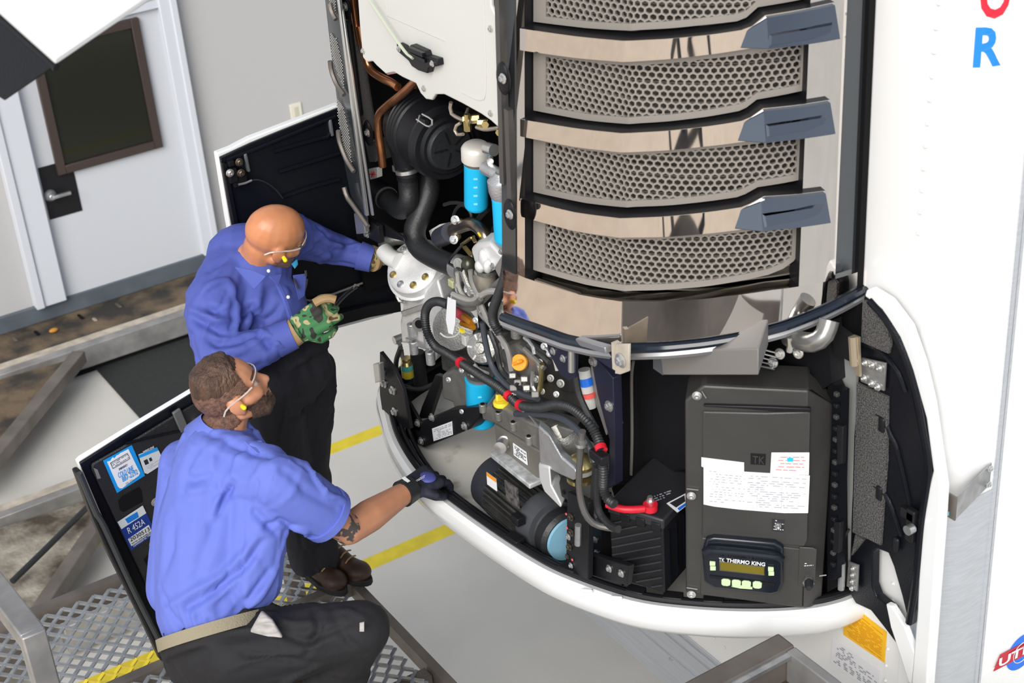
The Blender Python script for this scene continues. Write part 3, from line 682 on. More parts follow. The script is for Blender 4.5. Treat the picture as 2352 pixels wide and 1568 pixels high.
# ---- frame post, brackets, hinges in front of the bay
def bplate(name, pxs, x, th, m_=M_navy, parent=ru, bolts=(), r=.011, bev=.002, bm=None, **kw):
    o = part(name, plate(pxs, PXP(x), (th, 0, 0)), m_, parent, bev=bev, **kw)
    for u, v in bolts: bolt(o, AX(u, v, x-.001), -XA, r, bm)
    return o
bplate('frame_post', [(1358, 828), (1372, 826), (1408, 868), (1412, 1000), (1412, 1112), (1396, 1122), (1400, 1010), (1372, 905)], -.50, .03, M_navy, bolts=((1364, 828), (1400, 932)))
bplate('frame_post_side', [(1356, 840), (1370, 835), (1376, 905), (1400, 985), (1392, 1000), (1362, 910)], -.49, .05, M_greyb)
bplate('hinge_bracket', [(1258, 778), (1322, 800), (1320, 868), (1308, 874), (1288, 862), (1258, 806)], -.585, .012, M_navy, bolts=((1293, 787), (1271, 806), (1294, 823)), r=.0075)
hn = part('hinge_barrel', MB().tube([AX(1313, 800, -.60), AX(1313, 852, -.60)], .0105, 10), M_zinc, ru, bev=0)
bplate('corner_bracket', [(1328, 788), (1408, 812), (1410, 852), (1372, 826), (1330, 806)], -.575, .03, M_navy)
part('bracket_rail', MB().bar(AX(1330, 782, -.60), AX(1398, 802, -.60), .022, .02), mat('rail_grey', (.35, .35, .36), .3, metal=.6), ru, bev=.003)
bplate('latch_plate', [(1414, 790), (1444, 790), (1443, 853), (1424, 860), (1412, 858)], -.595, .008, M_dust, bolts=((1427, 827),), r=.013)
part('latch_stem', MB().bb(*(lambda a, b: (a.x, a.x+.02, a.y-.006, a.y+.006, b.z, a.z))(AX(1407, 788, -.60), AX(1409, 848, -.60))), M_dust, ru)
# centre lower bracket with rusty bolts
cb = bplate('lower_bracket', [(1303, 1130), (1325, 1140), (1352, 1155), (1350, 1330), (1318, 1318), (1300, 1290)], -.60, .02, M_black)
for (u, v), m_, r_ in (((1312, 1187), M_bronze, .010), ((1313, 1222), M_bronze, .010), ((1306, 1232), M_zinc, .009), ((1308, 1255), M_bronze, .010), ((1303, 1277), M_bronze, .007), ((1312, 1298), M_zinc, .008)):
    bolt(cb, AX(u, v, -.602), -XA, r_*.8, m_)
part('red_dot', MB().cyl(AX(1301, 1180, -.603), -XA, .004, .002, 10).cyl(AX(1303, 1212, -.603), -XA, .004, .002, 10).cyl(AX(1315, 1285, -.603), -XA, .004, .002, 10), M_redp, cb)
part('hinge_barrel', MB().tube([AX(1328, 1205, -.62), AX(1327, 1250, -.62)], .010, 10), M_galv, cb)
bplate('cross_bracket', [(1352, 1272), (1445, 1300), (1440, 1345), (1352, 1318)], -.56, .02, M_black, bolts=((1400, 1305), (1428, 1316)), r=.008)
bplate('post_lower', [(1350, 1145), (1380, 1140), (1384, 1285), (1352, 1275)], -.50, .04, M_black, bolts=((1368, 1239), (1371, 1269)), r=.007)
# left bracket with chrome hinge
lb_ = bplate('left_bracket', [(872, 808), (905, 850), (925, 895), (942, 985), (915, 980), (880, 960), (872, 905)], -.585, .015, M_black, bolts=((880, 853), (883, 880), (903, 896), (907, 945)), r=.011)
part('hinge_plate', plate([(856, 836), (870, 834), (874, 876), (861, 880)], PXP(-.62), (.02, 0, 0)), M_zinc, lb_, bev=.003, label='bright hinge leaf')
bplate('gusset', [(915, 885), (968, 975), (965, 990), (940, 985)], -.53, .012, M_black)
bplate('strut', [(968, 935), (1000, 860), (1016, 866), (985, 960), (960, 962)], -.45, .02, M_black)
rail = part('frame_rail', plate([(930, 983), (1035, 938), (1100, 935), (1100, 958), (1080, 985), (975, 1028), (930, 1005)], PXP(-.53), (.05, 0, 0)), M_black, ru, bev=.004)
for u, v in ((960, 971), (993, 958), (1068, 978), (968, 1012)): bolt(rail, AX(u, v, -.532), -XA, .010)
lbp = part('serial_label', plate([(992, 984), (1038, 967), (1040, 998), (996, 1013)], PXP(-.533), (.001, 0, 0)), M_paper, rail)
part('print', bars(MB(), (995, 986), (1036, 971), (1038, 996), (998, 1010), PXP(-.5345), 7, .9, V((0, 0, 0)), .42, 8), M_ink, lbp)
# upper-left bracket beside the standing man's hand
bplate('upper_bracket', [(836, 500), (868, 520), (872, 560), (845, 545), (842, 530)], -.57, .02, M_black, bolts=((843, 537),), r=.009)
part('hinge_plate', plate([(812, 490), (832, 490), (838, 536), (818, 538)], PXP(-.60), (.02, 0, 0)), M_zinc, ru, bev=.003)
bplate('bracket_web', [(838, 500), (875, 512), (925, 545), (930, 555), (870, 540)], -.54, .01, M_black)
bplate('valve_block', [(838, 325), (866, 322), (868, 355), (862, 372), (848, 372)], -.50, .06, M_cast2)
bplate('red_tag', [(846, 388), (866, 385), (867, 408), (850, 413)], -.50, .02, M_whitep)
for a in range(3): part('red_star', MB().bar(AX(856-7*math.cos(a*1.05), 400-8*math.sin(a*1.05), -.503), AX(856+7*math.cos(a*1.05), 400+8*math.sin(a*1.05), -.503), .004, .002, XA), M_redp, ru)
for u, v in ((866, 230), (883, 404)): bolt(ru, AX(u, v, -.34), -XA, .010)
part('back_flange', plate([(868, 130), (874, 132), (895, 420), (886, 420)], PXP(-.30), (.02, 0, 0)), M_black, ru)
for u, v, x_ in ((845, 305, -.55), (794, 15, -.56), (1156, 180, -.66), (1172, 492, -.665)):
    q = part('latch_ear', MB().sph(AX(u, v, x_), (.012, .028, .045), 14, 10), M_black, ru)
    bolt(q, AX(u, v, x_-.012), -XA, .009)
part('edge_rail', MB().bar(AX(1148, -40, -.62), AX(1160, 420, -.62), .022, .02).bar(AX(1168, 250, -.64), AX(1176, 470, -.64), .016, .02), mat('rail_mid', (.12, .115, .11), .3, metal=.6), ru)
# things under the cowl on the right
gb = thing('grey_cover_box', 'grey plastic box hanging under the cowl above the control box', 'box', AX(1620, 830, -.45))
part('body', plate([(1515, 805), (1742, 800), (1742, 862), (1522, 862)], PXP(-.40), (.12, .10, 0)), M_greyb, gb, bev=.004)
part('chamfer', plate([(1500, 800), (1521, 800), (1523, 862), (1500, 846)], PXP(-.39), (.10, .08, 0)), mat('grey_plastic_blue', (.12, .125, .14), .5), gb)
bolt(gb, AX(1600, 807, -.402), -XA, .006)
uh = thing('heater_hose', 'grey metallic elbow pipe under the right end of the cowl', 'pipe', AX(1870, 770, -.2))
part('elbow', MB().tube([AX(1905, 735, -.16), AX(1893, 770, -.18), AX(1868, 786, -.20), AX(1835, 782, -.20), AX(1815, 775, -.18)], .026, 14), mat('pipe_grey', (.30, .295, .28), .28, metal=.7), uh)
part('clip', MB().tube([AX(1815, 775, -.22), AX(1816, 795, -.22), AX(1813, 806, -.22)], .009, 8), M_zinc, uh)
for i, (u, v) in enumerate(((1792, 812), (1776, 832), (1834, 810))): bolt(ru, AX(u, v, -.2), V((-1, -.3, .2)), .010)
for i in range(5): part('thin_rod', MB().tube([AX(1745, 800+i*10, -.25), AX(1790-3*i, 812+i*9, -.2)], .0025, 5), M_zinc, ru)
part('dark_panel', plate([(1740, 790), (1900, 740), (1910, 880), (1880, 900), (1740, 870)], PXP(-.10), (.05, 0, 0)), M_black, ru)
part('red_mark', MB().bar(AX(1845, 862, -.11), AX(1862, 870, -.11), .004, .003).bar(AX(1848, 870, -.11), AX(1862, 862, -.11), .004, .003), mat('red_chalk', (.4, .02, .04), .6), ru)
part('side_channel', plate([(1915, 770), (1965, 790), (1968, 1000), (1945, 1330), (1920, 1340), (1925, 1000), (1910, 850)], PXP(-.05), (.04, 0, 0)), mat('zinc_sheet', (.55, .57, .55), .3, metal=.5), ru)
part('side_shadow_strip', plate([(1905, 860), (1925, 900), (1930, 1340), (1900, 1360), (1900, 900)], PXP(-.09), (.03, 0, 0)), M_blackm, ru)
# ================================================================== ENGINE BAY
XM = -.42
def S(u, v, x=XM): return AX(u, v, x)
# air cleaner
c = AX(1032, 337, -.44); ax = V((.05, 1, .05)).normalized()
ac = thing('air_cleaner', 'large black drum air cleaner with ribbed shell and wire clip', 'air cleaner', c)
part('canister', MB().lathe(c, ax, [(0, .0), (0, .088), (.012, .095), (.012, .112), (.04, .116), (.046, .120), (.054, .116), (.135, .116), (.140, .122), (.146, .122), (.150, .116), (.160, .116), (.163, .121), (.168, .116), (.178, .116), (.181, .121), (.186, .116), (.196, .116), (.199, .12), (.204, .115), (.25, .106), (.275, .085), (.28, .03)], 40), M_black, ac)
part('end_cap', MB().lathe(c-ax*.012, ax, [(0, .0), (0, .07), (.01, .078), (.03, .080)], 36), M_rubber, ac)
for k in range(5):
    a = k*1.256; e1, e2, _a = frame(ax); d = e1*math.cos(a)+e2*math.sin(a); part('cap_rib', MB().bar(c-ax*.0145+d*.015, c-ax*.0145+d*.06, .004, .004, ax), M_black, ac)
q = AX(975, 278, -.555)
part('wire_clip', MB().tube([AX(957, 274, -.565), AX(985, 291, -.565), AX(993, 276, -.565), AX(970, 262, -.565)], .0032, 6).tube([AX(960, 280, -.565), AX(964, 265, -.565)], .003, 6), M_zinc, ac)
part('clip_latch', MB().box(q, (.02, .03, .02)), M_black, ac, bev=.003)
part('outlet_neck', MB().tube([AX(925, 320, -.44), AX(932, 360, -.44), AX(936, 392, -.44)], .040, 16, rf=lambda i, N: .052-.014*i/N), M_black, ac)
hz = thing('air_intake_hose', 'black rubber intake hose with a J bend and a steel clamp below the air cleaner', 'hose', AX(938, 450, -.45))
part('hose', MB().tube([AX(935, 385, -.45), AX(938, 430, -.45), AX(938, 462, -.46), AX(922, 482, -.46), AX(900, 468, -.45), AX(884, 452, -.44)], .033, 18), M_rubber, hz)
part('clamp', MB().cyl(AX(934, 388, -.45), AX(938, 410, -.45)-AX(934, 388, -.45), .0385, .012, 20).box(AX(912, 386, -.46), (.025, .02, .02)), M_zinc, hz)
part('cuff', MB().cyl(AX(936, 402, -.45), V((0, 0, -1)), .037, .012, 20), M_black, hz)
part('inlet_cuff', MB().tube([AX(890, 458, -.445), AX(866, 436, -.44)], .040, 18), M_black, hz)
part('clamp', MB().cyl(AX(889, 456, -.445), AX(866, 436, -.44)-AX(889, 456, -.445), .0415, .008, 20), M_dsteel, hz)
t = part('coolant_hose', MB().tube([AX(985, 405, -.36), AX(985, 440, -.38), AX(968, 488, -.42), AX(952, 530, -.46), AX(962, 566, -.47), AX(1000, 592, -.46), AX(1058, 615, -.45)], .037, 18), M_rubber)
props(t, 'thick black S-shaped hose running down to the engine', 'hose')
t = part('hose_collar', MB().tube([AX(1050, 611, -.452), AX(1066, 618, -.45)], .041, 18), M_cast); props(t, 'pale metal collar on the lower end of the thick black hose', 'clamp')
for pts, r, lab in (([(825, 60), (838, 120), (850, 158), (875, 178), (900, 190), (914, 200)], .0135, 'copper pipe bending down from behind the left edge of the white panel'),
                    ([(965, 175), (930, 210), (886, 246), (869, 268), (870, 310), (876, 350), (879, 382)], .0135, 'bright copper pipe with a soldered joint in front of the black flange'),
                    ([(985, 170), (960, 200), (940, 235)], .008, 'thin copper pipe right of the bent copper pipes'),
                    ([(808, -20), (816, 40), (826, 100)], .012, 'short copper pipe at the top left edge of the white panel')):
    t = part('copper_pipe', MB().tube([AX(u, v, -.52 if r != .008 else -.40) for u, v in pts], r, 12), M_copper); props(t, lab, 'pipe', 'copper pipes beside the air cleaner')
    if 'soldered' in lab: part('solder_ring', MB().tube([AX(872, 325, -.52), AX(873, 333, -.52)], .0135, 12), mat('solder', (.55, .42, .33), .4, metal=.8), t)
# white access panel
wx = -.60; W = PXP(wx)
wpn = thing('access_panel', 'white access panel with a black latch and prop rod over the engine bay', 'panel', AX(985, 100, wx))
part('sheet', plate([(817, -70), (826, 60), (833, 132), (842, 143), (856, 141), (866, 152), (886, 170), (905, 166), (925, 178), (955, 192), (966, 215), (978, 228), (992, 230), (1000, 217), (1020, 217), (1060, 237), (1105, 262), (1128, 278), (1142, 291), (1153, 285), (1154, 262), (1143, 215), (1140, 120), (1148, 98), (1146, 55), (1128, 15), (1124, -70)], W, (.012, 0, 0)), M_whitep, wpn, bev=.004, seg=3)
lt = part('latch', plate([(910, 100), (922, 106), (935, 118), (942, 103), (975, 118), (978, 128), (1003, 136), (1005, 152), (984, 156), (981, 169), (960, 162), (945, 152), (938, 140), (912, 118)], PXP(wx-.022), (.022, 0, 0)), M_black, wpn, bev=.003)
part('latch_rib', MB().bar(AX(940, 122, wx-.026), AX(978, 140, wx-.026), .008, .01).bar(AX(942, 112, wx-.03), AX(974, 126, wx-.03), .012, .012), M_blackg, lt)
for u, v in ((917, 112), (993, 146)): bolt(lt, AX(u, v, wx-.023), -XA, .006)
part('prop_rod', MB().tube([AX(842, -10, wx-.03), AX(922, 108, wx-.03), AX(948, 134, wx-.03)], .0045, 8, step=.01), mat('pale_rod', (.62, .66, .52), .3, metal=.3), wpn, label='pale green prop rod')
for u, v in ((834, 117), (1127, 66), (1127, 260), (974, 203)): bolt(wpn, AX(u, v, wx-.001), -XA, .006)
part('pressed_line', MB().tube([AX(888, -5, wx-.001), AX(891, 35, wx-.001), AX(900, 40, wx-.001), AX(1022, 94, wx-.001)], .0012, 5, step=.01).tube([AX(1110, -30, wx-.001), AX(1116, 190, wx-.001), AX(1106, 230, wx-.001), AX(1060, 212, wx-.001)], .0012, 5), M_whitep, wpn)
t = part('pink_duct', plate([(868, 148), (905, 158), (912, 168), (890, 172)], PXP(-.5), (.05, 0, 0)), mat('pink_plastic', (.75, .38, .36), .5)); props(t, 'pink plastic edge showing under the white panel', 'duct')
# fuel filters
def spin_filter(u, v0, v1, x, r, lab, head=None, hr=.045, tilt=0):
    a, b = AX(u, v0, x), AX(u+tilt, v1, x); t = thing('fuel_filter', lab, 'filter', b, 'blue spin-on filters')
    L = (a-b).length; d = (a-b).normalized()
    part('canister', MB().lathe(b, d, [(0, r*.35), (.0, r*.8), (.006, r*.92), (.014, r), (L-.012, r), (L-.008, r*1.03), (L, r*1.03)], 32), M_blue, t)
    for k in range(7): part('print', MB().box(b+d*(L*(.2+.09*k))+V((-.58*r*1.01, -.82*r*1.01, 0)), (.012, .0008, .006), (V((.82, -.58, 0)), V((.58, .82, 0)), ZA)), M_bluel, t) if r > .03 and k % 2 == 0 else None
    return t, a, d
t, a, d = spin_filter(1094, 372, 478, -.47, .037, 'blue filter canister hanging left under the upper cast filter head')
part('head', MB().lathe(a, d, [(0, .033), (.004, .038), (.008, .045), (.045, .046), (.055, .040), (.062, .03)], 28), mat('pale_casting', (.70, .67, .62), .45, metal=.3), t)
part('band', MB().cyl(a-d*.004, d, .0385, .009, 28), M_dsteel, t)
part('hex_fitting', MB().cyl(AX(1075, 300, -.50), ZA, .012, .03, 6), M_gold, t); part('hex_fitting', MB().cyl(AX(1075, 288, -.50), ZA, .009, .035, 12), M_gold, t); part('hex_fitting', MB().cyl(AX(1098, 282, -.5), V((.7, -.7, 0)), .012, .03, 6), M_gold, t); part('hex_fitting', MB().cyl(AX(1065, 275, -.5), V((.7, -.7, .1)), .014, .05, 6), M_gold, t)
part('outlet', MB().tube([AX(1118, 340, -.52), AX(1135, 345, -.52)], .018, 12).cyl(AX(1126, 365, -.54), V((-.5, -.8, 0)), .010, .02, 12), M_zinc, t)
part('fuel_line', MB().tube([AX(1036, 235, -.5), AX(1035, 258, -.5), AX(1055, 272, -.5), AX(1080, 280, -.5)], .006, 8).tube([AX(1058, 282, -.5), AX(1045, 292, -.51), AX(1048, 308, -.51), AX(1064, 308, -.51)], .005, 8).tube([AX(1095, 292, -.5), AX(1115, 297, -.5), AX(1155, 292, -.5)], .006, 8).tube([AX(1075, 250, -.45), AX(1068, 268, -.48)], .005, 8), mat('tan_tube', (.52, .45, .36), .35, metal=.6), t)
t, a, d = spin_filter(1157, 452, 556, -.56, .034, 'blue filter canister half hidden behind the edge of the glossy cowl', tilt=6)
part('head', MB().lathe(a, d, [(0, .036), (.02, .042), (.05, .044), (.062, .030), (.075, .02)], 28), M_cast, t)
part('head_arm', MB().tube([a+d*.06, AX(1115, 385, -.55)], .020, 12), M_cast, t)
part('brass_plug', MB().cyl(AX(1115, 284, -.55), V((-.6, -.8, .1)), .011, .012, 6).cyl(AX(1147, 302, -.58), V((-.6, -.8, .1)), .010, .012, 6), M_gold, t)
t, a, d = spin_filter(1103, 866, 972, -.46, .050, 'largest blue oil filter low down beside the grey gear case', tilt=4)
part('band', MB().cyl(a-d*.0, d, .046, .012, 28), M_cast2, t)
# compressor
c = AX(948, 612, -.46); hx = V((-.62, -.30, .72)).normalized()
cpz = thing('compressor', 'pale cast aluminium compressor with a round bolted head', 'compressor', AX(960, 800, -.42))
part('cylinder_head', MB().lathe(c-hx*.05, hx, [(0, .108), (.01, .113), (.020, .113), (.023, .104), (.05, .097), (.057, .088), (.060, .045), (.056, .030), (.056, 0)], 36), mat('cast_pale', (.76, .76, .76), .5, metal=.35, var=.1, vs=30, bump=.1, bs=200), cpz)
part('head_port', MB().tube([AX(882, 575, -.50), AX(895, 590, -.50), AX(915, 600, -.49)], .030, 14), mat('cast_white', (.80, .80, .78), .5, metal=.2), cpz)
e1, e2, _ = frame(hx)
for k in range(9):
    a = k*math.pi*2/9+.3; bolt(cpz, c+hx*.008+(e1*math.cos(a)+e2*math.sin(a))*.073, hx, .0085, M_gold if k % 3 else M_zinc)
part('elbow', MB().tube([AX(880, 562, -.44), AX(905, 550, -.42), AX(935, 548, -.38)], .022, 12), M_cast2, cpz)
cr = part('crankcase', plate([(918, 668), (960, 690), (1003, 640), (1018, 690), (1005, 760), (1000, 830), (985, 838), (978, 800), (950, 790), (922, 790), (918, 740), (925, 705)], PXP(-.47), (.14, .08, 0)), MATS['cast_pale'], cpz, bev=.012, seg=3)
part('collar', MB().lathe(c-hx*.13, hx, [(0, .085), (.02, .095), (.075, .100), (.08, .09)], 32), MATS['cast_pale'], cpz)
for (u, v) in ((948, 760), (952, 800), (985, 784), (990, 824)):
    fo = part('mounting_foot', MB().cyl(AX(u, v+12, -.49), ZA, .016, .05, 14), M_cast, cpz, bev=.003); part('bolt_hole', MB().cyl(AX(u, v-4, -.49)+ZA*.018, ZA, .007, .004, 10), M_dsteel, fo)
pt = part('port', MB().cyl(AX(964, 744, -.485), V((-.8, -.55, .1)), .024, .012, 18), M_cast2, cpz); part('port_bore', MB().cyl(AX(963, 744, -.497), V((-.8, -.55, .1)), .015, .004, 16), M_blackm, pt)
for (p0, p1) in (((925, 720), (985, 700)), ((935, 780), (990, 800))): part('rib', MB().bar(AX(*p0, -.478), AX(*p1, -.478), .012, .02), M_cast, cpz, bev=.003)
part('pipe', MB().tube([AX(902, 645, -.5), AX(904, 668, -.5), AX(925, 672, -.49)], .006, 8).tube([AX(910, 668, -.5), AX(914, 688, -.5), AX(928, 694, -.49)], .006, 8), M_zinc, cpz)
part('service_valve', MB().cyl(AX(905, 782, -.46), XA, .016, .04, 12).cyl(AX(918, 790, -.48), -ZA, .009, .03, 6).cyl(AX(921, 802, -.48), -ZA, .009, .03, 6), M_zinc, cpz)
t = part('discharge_hose', MB().tube([AX(920, 798, -.5), AX(910, 830, -.5), AX(912, 868, -.5), AX(930, 888, -.48), AX(965, 893, -.44), AX(1000, 880, -.40)], .009, 10), M_rubber); props(t, 'thin black hose looping below the pale compressor', 'hose')
rb_ = thing('receiver_bottle', 'small teal and amber sight glass bottle behind the left bracket', 'bottle', AX(940, 862, -.46))
c0 = AX(938, 866, -.46)
part('glass', MB().lathe(c0, ZA, [(0, .02), (.004, .023), (.055, .023)], 20), M_bottle, rb_); part('liquid', MB().lathe(c0+V((-.002, -.003, .006)), ZA, [(0, .022), (.026, .0225)], 20), M_amberoil, rb_)
part('neck', MB().lathe(c0+ZA*.055, ZA, [(0, .023), (.012, .018), (.02, .02), (.026, .018)], 20), M_gold, rb_)
t = part('dryer_column', MB().cyl(AX(966, 880, -.42), ZA, .026, .13, 20), M_black); props(t, 'dark upright cylinder right of the sight glass bottle', 'cylinder')
# thermostat housing and exhaust pipe
th = thing('thermostat_housing', 'bright cast housing with lobes beside the black conduit', 'housing', AX(1115, 640, -.5))
part('upper', plate([(1080, 572), (1095, 560), (1125, 556), (1145, 578), (1160, 592), (1140, 620), (1118, 632), (1098, 622), (1088, 600)], PXP(-.545), (.07, .05, 0)), mat('cast_bright', (.80, .80, .79), .42, metal=.4), th, bev=.012, seg=3)
part('lobe', MB().sph(AX(1110, 595, -.55), (.012, .022, .032)).sph(AX(1102, 612, -.555), (.014, .02, .02)).sph(AX(1120, 612, -.555), (.014, .014, .022)), MATS['cast_bright'], th)
part('lower', MB().cyl(AX(1118, 670, -.51), ZA, .034, .075, 24, .004), mat('cast_warm', (.55, .50, .42), .4, metal=.6), th)
part('neck', MB().cyl(AX(1120, 626, -.51), ZA, .034, .014, 24), M_cast2, th)
fn_ = part('sensor_block', plate([(1135, 615), (1150, 590), (1185, 612), (1178, 660), (1145, 636)], PXP(-.57), (.03, .01, 0)), M_greyb, th, bev=.003); 
for u, v in ((1151, 578), (1132, 610)): bolt(fn_, AX(u, v, -.575), -XA, .006)
part('tan_bracket', MB().bar(AX(1063, 560, -.54), AX(1085, 544, -.54), .018, .006).bar(AX(1066, 566, -.54), AX(1082, 585, -.54), .012, .006).bar(AX(1085, 544, -.54), AX(1092, 556, -.54), .01, .006), M_gold, th)
part('yellow_tie', MB().bar(AX(1098, 534, -.52), AX(1104, 543, -.52), .005, .004), M_yel, th)
ep = thing('exhaust_pipe', 'heat-stained elbow pipe with a two bolt flange above the cast housing', 'pipe', AX(1080, 520, -.48))
part('tube', MB().tube([AX(1038, 530, -.50), AX(1060, 520, -.50), AX(1085, 514, -.50), AX(1105, 528, -.50), AX(1118, 548, -.50), AX(1118, 562, -.50)], .020, 14), M_bronze, ep)
fl_ = part('flange', plate([(1040, 500), (1056, 505), (1050, 530), (1053, 548), (1042, 560), (1030, 545), (1030, 520)], PXP(-.50), (.012, 0, 0)), M_gold, ep, bev=.002)
for u, v in ((1046, 505), (1043, 550)): bolt(fl_, AX(u, v, -.51), V((-.8, -.5, .3)), .0095)
part('exhaust_adapter', MB().tube([AX(1036, 533, -.50), AX(1012, 545, -.46)], .032, 16), mat('blue_black', (.03, .035, .05), .45), ep)
t = part('light_shield', plate([(985, 530), (1010, 515), (1030, 512), (1025, 522), (1010, 530), (1006, 555), (995, 560)], PXP(-.40), (.01, 0, 0)), M_whitep); props(t, 'white plate edge showing behind the thick black hose', 'plate')
sr = thing('sensor', 'dark round sensor at the lower end of the thick black hose', 'sensor', AX(1072, 610, -.55))
part('body', MB().sph(AX(1075, 612, -.54), (.025, .028, .036)), mat('olive_black', (.05, .05, .035), .25, metal=.5), sr)
part('cap', MB().cyl(AX(1060, 604, -.55), V((-.8, -.4, .3)), .018, .02, 14), M_cast2, sr)
part('lead', MB().tube([AX(1062, 562, -.56), AX(1048, 578, -.57), AX(1030, 602, -.57), AX(1045, 612, -.57), AX(1062, 622, -.57)], .0045, 8), M_rubber, sr)
# engine block and fittings
en = thing('diesel_engine', 'dark diesel engine block with pipes and orange oil filler cap', 'engine', AX(1220, 850, -.45))
part('block', plate([(1130, 770), (1180, 765), (1290, 850), (1345, 905), (1345, 960), (1270, 930), (1210, 900), (1150, 850)], PXP(-.50), (.22, .12, 0)), M_engine, en, bev=.012, seg=2)
part('head_cover', plate([(1145, 805), (1185, 790), (1235, 830), (1245, 880), (1225, 905), (1185, 872), (1150, 850)], PXP(-.545), (.05, .03, 0)), M_cast2, en, bev=.010, seg=2)
oc = part('oil_cap', MB().lathe(AX(1196, 832, -.56), V((-.75, -.45, .45)), [(0, .024), (.008, .026), (.014, .024), (.016, 0)], 24), M_orange, en, label='orange oil filler cap')
k_ = V((-.75, -.45, .45)).normalized(); part('cap_grip', MB().bar(AX(1196, 832, -.56)+k_*.022+V((0, -.016, .012)), AX(1196, 832, -.56)+k_*.022+V((0, .016, -.012)), .010, .018, k_), M_orange, oc, bev=.003)
part('plug', MB().cyl(AX(1187, 775, -.56), ZA, .017, .045, 16, .003).cyl(AX(1186, 752, -.56), ZA, .012, .018, 12), M_cast2, en)
for (u, v, r_) in ((1240, 832, .009), (1232, 870, .009), (1150, 838, .009), (1265, 868, .009), (1288, 880, .010), (1245, 898, .008), (1210, 896, .008), (1180, 860, .007)): bolt(en, AX(u, v, -.56), V((-.8, -.5, .3)), r_*.8, M_cast2)
for i, L in enumerate(([(1215, 790), (1240, 812), (1262, 832)], [(1205, 800), (1228, 822), (1250, 846)], [(1200, 765), (1230, 792), (1275, 825)], [(1170, 855), (1200, 880), (1225, 896)], [(1245, 835), (1243, 870), (1240, 900)])):
    part('pipe', MB().tube([AX(u, v, -.565) for u, v in L], .008, 8), (M_engine, M_cast2, M_rubber, M_cast2, M_gold)[i], en)
for (u, v, r_) in ((1052, 655, .006), (1072, 668, .006), (1092, 735, .007), (1128, 700, .007), (1142, 745, .006), (1165, 745, .007), (1160, 790, .008), (1218, 760, .007), (1250, 795, .008), (1262, 812, .007), (1180, 905, .007), (1300, 930, .009), (1278, 905, .007), (1060, 850, .007), (1085, 862, .006), (1030, 872, .007), (1060, 945, .006)): bolt(en, AX(u, v, -.575), V((-.8, -.5, .3)), r_*.85, M_zinc)
for i, L in enumerate(([(1128, 755), (1150, 778), (1158, 800)], [(1205, 775), (1222, 790), (1228, 812)], [(1150, 790), (1140, 815), (1150, 840)], [(1225, 850), (1222, 880), (1230, 900)], [(1090, 838), (1100, 850), (1120, 858)], [(1050, 830), (1075, 838), (1095, 848)], [(1255, 800), (1272, 820), (1280, 850)])):
    part('fitting', MB().tube([AX(u, v, -.572) for u, v in L], .0065, 8), (M_zinc, M_cast, M_cast2)[i % 3], en)
part('side_cover', plate([(1250, 800), (1300, 840), (1325, 880), (1322, 905), (1290, 900), (1252, 870)], PXP(-.53), (.06, .04, 0)), mat('block_black', (.02, .02, .02), .35), en, bev=.006)
part('alternator', MB().lathe(AX(1108, 798, -.51), V((-.72, -.55, .42)), [(-.09, .05), (-.02, .056), (0, .052), (.012, .048), (.018, .02), (.03, .017), (.032, 0)], 28), M_cast2, en, label='round finned cast cover')
for k in range(6):
    e1, e2, a_ = frame(V((-.72, -.55, .42))); d = e1*math.cos(k*1.047)+e2*math.sin(k*1.047); part('cover_rib', MB().bar(AX(1108, 798, -.51)+a_*.014+d*.016, AX(1108, 798, -.51)+a_*.012+d*.046, .006, .006, a_), M_cast, en)
part('pulley', MB().lathe(AX(1052, 750, -.45), V((-.75, -.55, .3)), [(0, .065), (.01, .075), (.02, .062), (.035, .075), (.045, .072), (.05, .03)], 30), M_cast2, en)
part('wiring_plug', MB().tube([AX(1045, 714, -.535), AX(1065, 728, -.535)], .015, 12), mat('pink_red', (.62, .07, .10), .4), en)
part('amber_fitting', MB().tube([AX(1065, 727, -.535), AX(1085, 742, -.535)], .013, 6).tube([AX(1060, 742, -.535), AX(1088, 752, -.535)], .009, 6), M_amberw, en)
part('bracket', plate([(1010, 800), (1090, 830), (1100, 870), (1060, 870), (1015, 850)], PXP(-.44), (.06, .03, 0)), M_engine, en, bev=.006)
part('pump_body', plate([(1015, 862), (1040, 850), (1075, 862), (1070, 950), (1048, 952), (1040, 925), (1016, 915)], PXP(-.50), (.06, .03, 0)), M_cast2, en, bev=.008)
part('white_block', MB().box(AX(1070, 780, -.52), (.02, .025, .035)), M_whitep, en, bev=.003)
# bundle of grey taped leads in the middle
wl = thing('wiring_loom', 'bundle of grey taped leads crossing in the middle of the engine bay', 'wiring', AX(1090, 680, -.55))
for i, L in enumerate(([(1062, 620), (1075, 655), (1095, 690), (1105, 720), (1130, 745)], [(1040, 680), (1055, 690), (1080, 698), (1100, 680), (1135, 665)], [(1045, 688), (1075, 706), (1102, 695), (1140, 655), (1158, 640)], [(1080, 620), (1085, 650), (1098, 680), (1100, 710)], [(1050, 625), (1056, 665), (1075, 690)], [(1105, 700), (1120, 735), (1145, 770), (1165, 800), (1175, 850)], [(1125, 760), (1140, 800), (1152, 850), (1190, 885)], [(1090, 690), (1120, 670), (1150, 672), (1160, 690)], [(1040, 675), (1060, 684), (1085, 690), (1100, 678)], [(1042, 684), (1066, 696), (1092, 696), (1104, 686)])):
    part('lead', MB().tube([AX(u, v, -.565-.004*i) for u, v in L], (.010, .009, .012, .008, .007, .009, .008, .010, .009, .009)[i], 8), (M_cast2, mat('taped_grey', (.33, .32, .29), .45), M_cast2, M_greyb, MATS['taped_grey'], M_greyb, M_rubber, MATS['taped_grey'], MATS['taped_grey'], M_cast2)[i], wl)
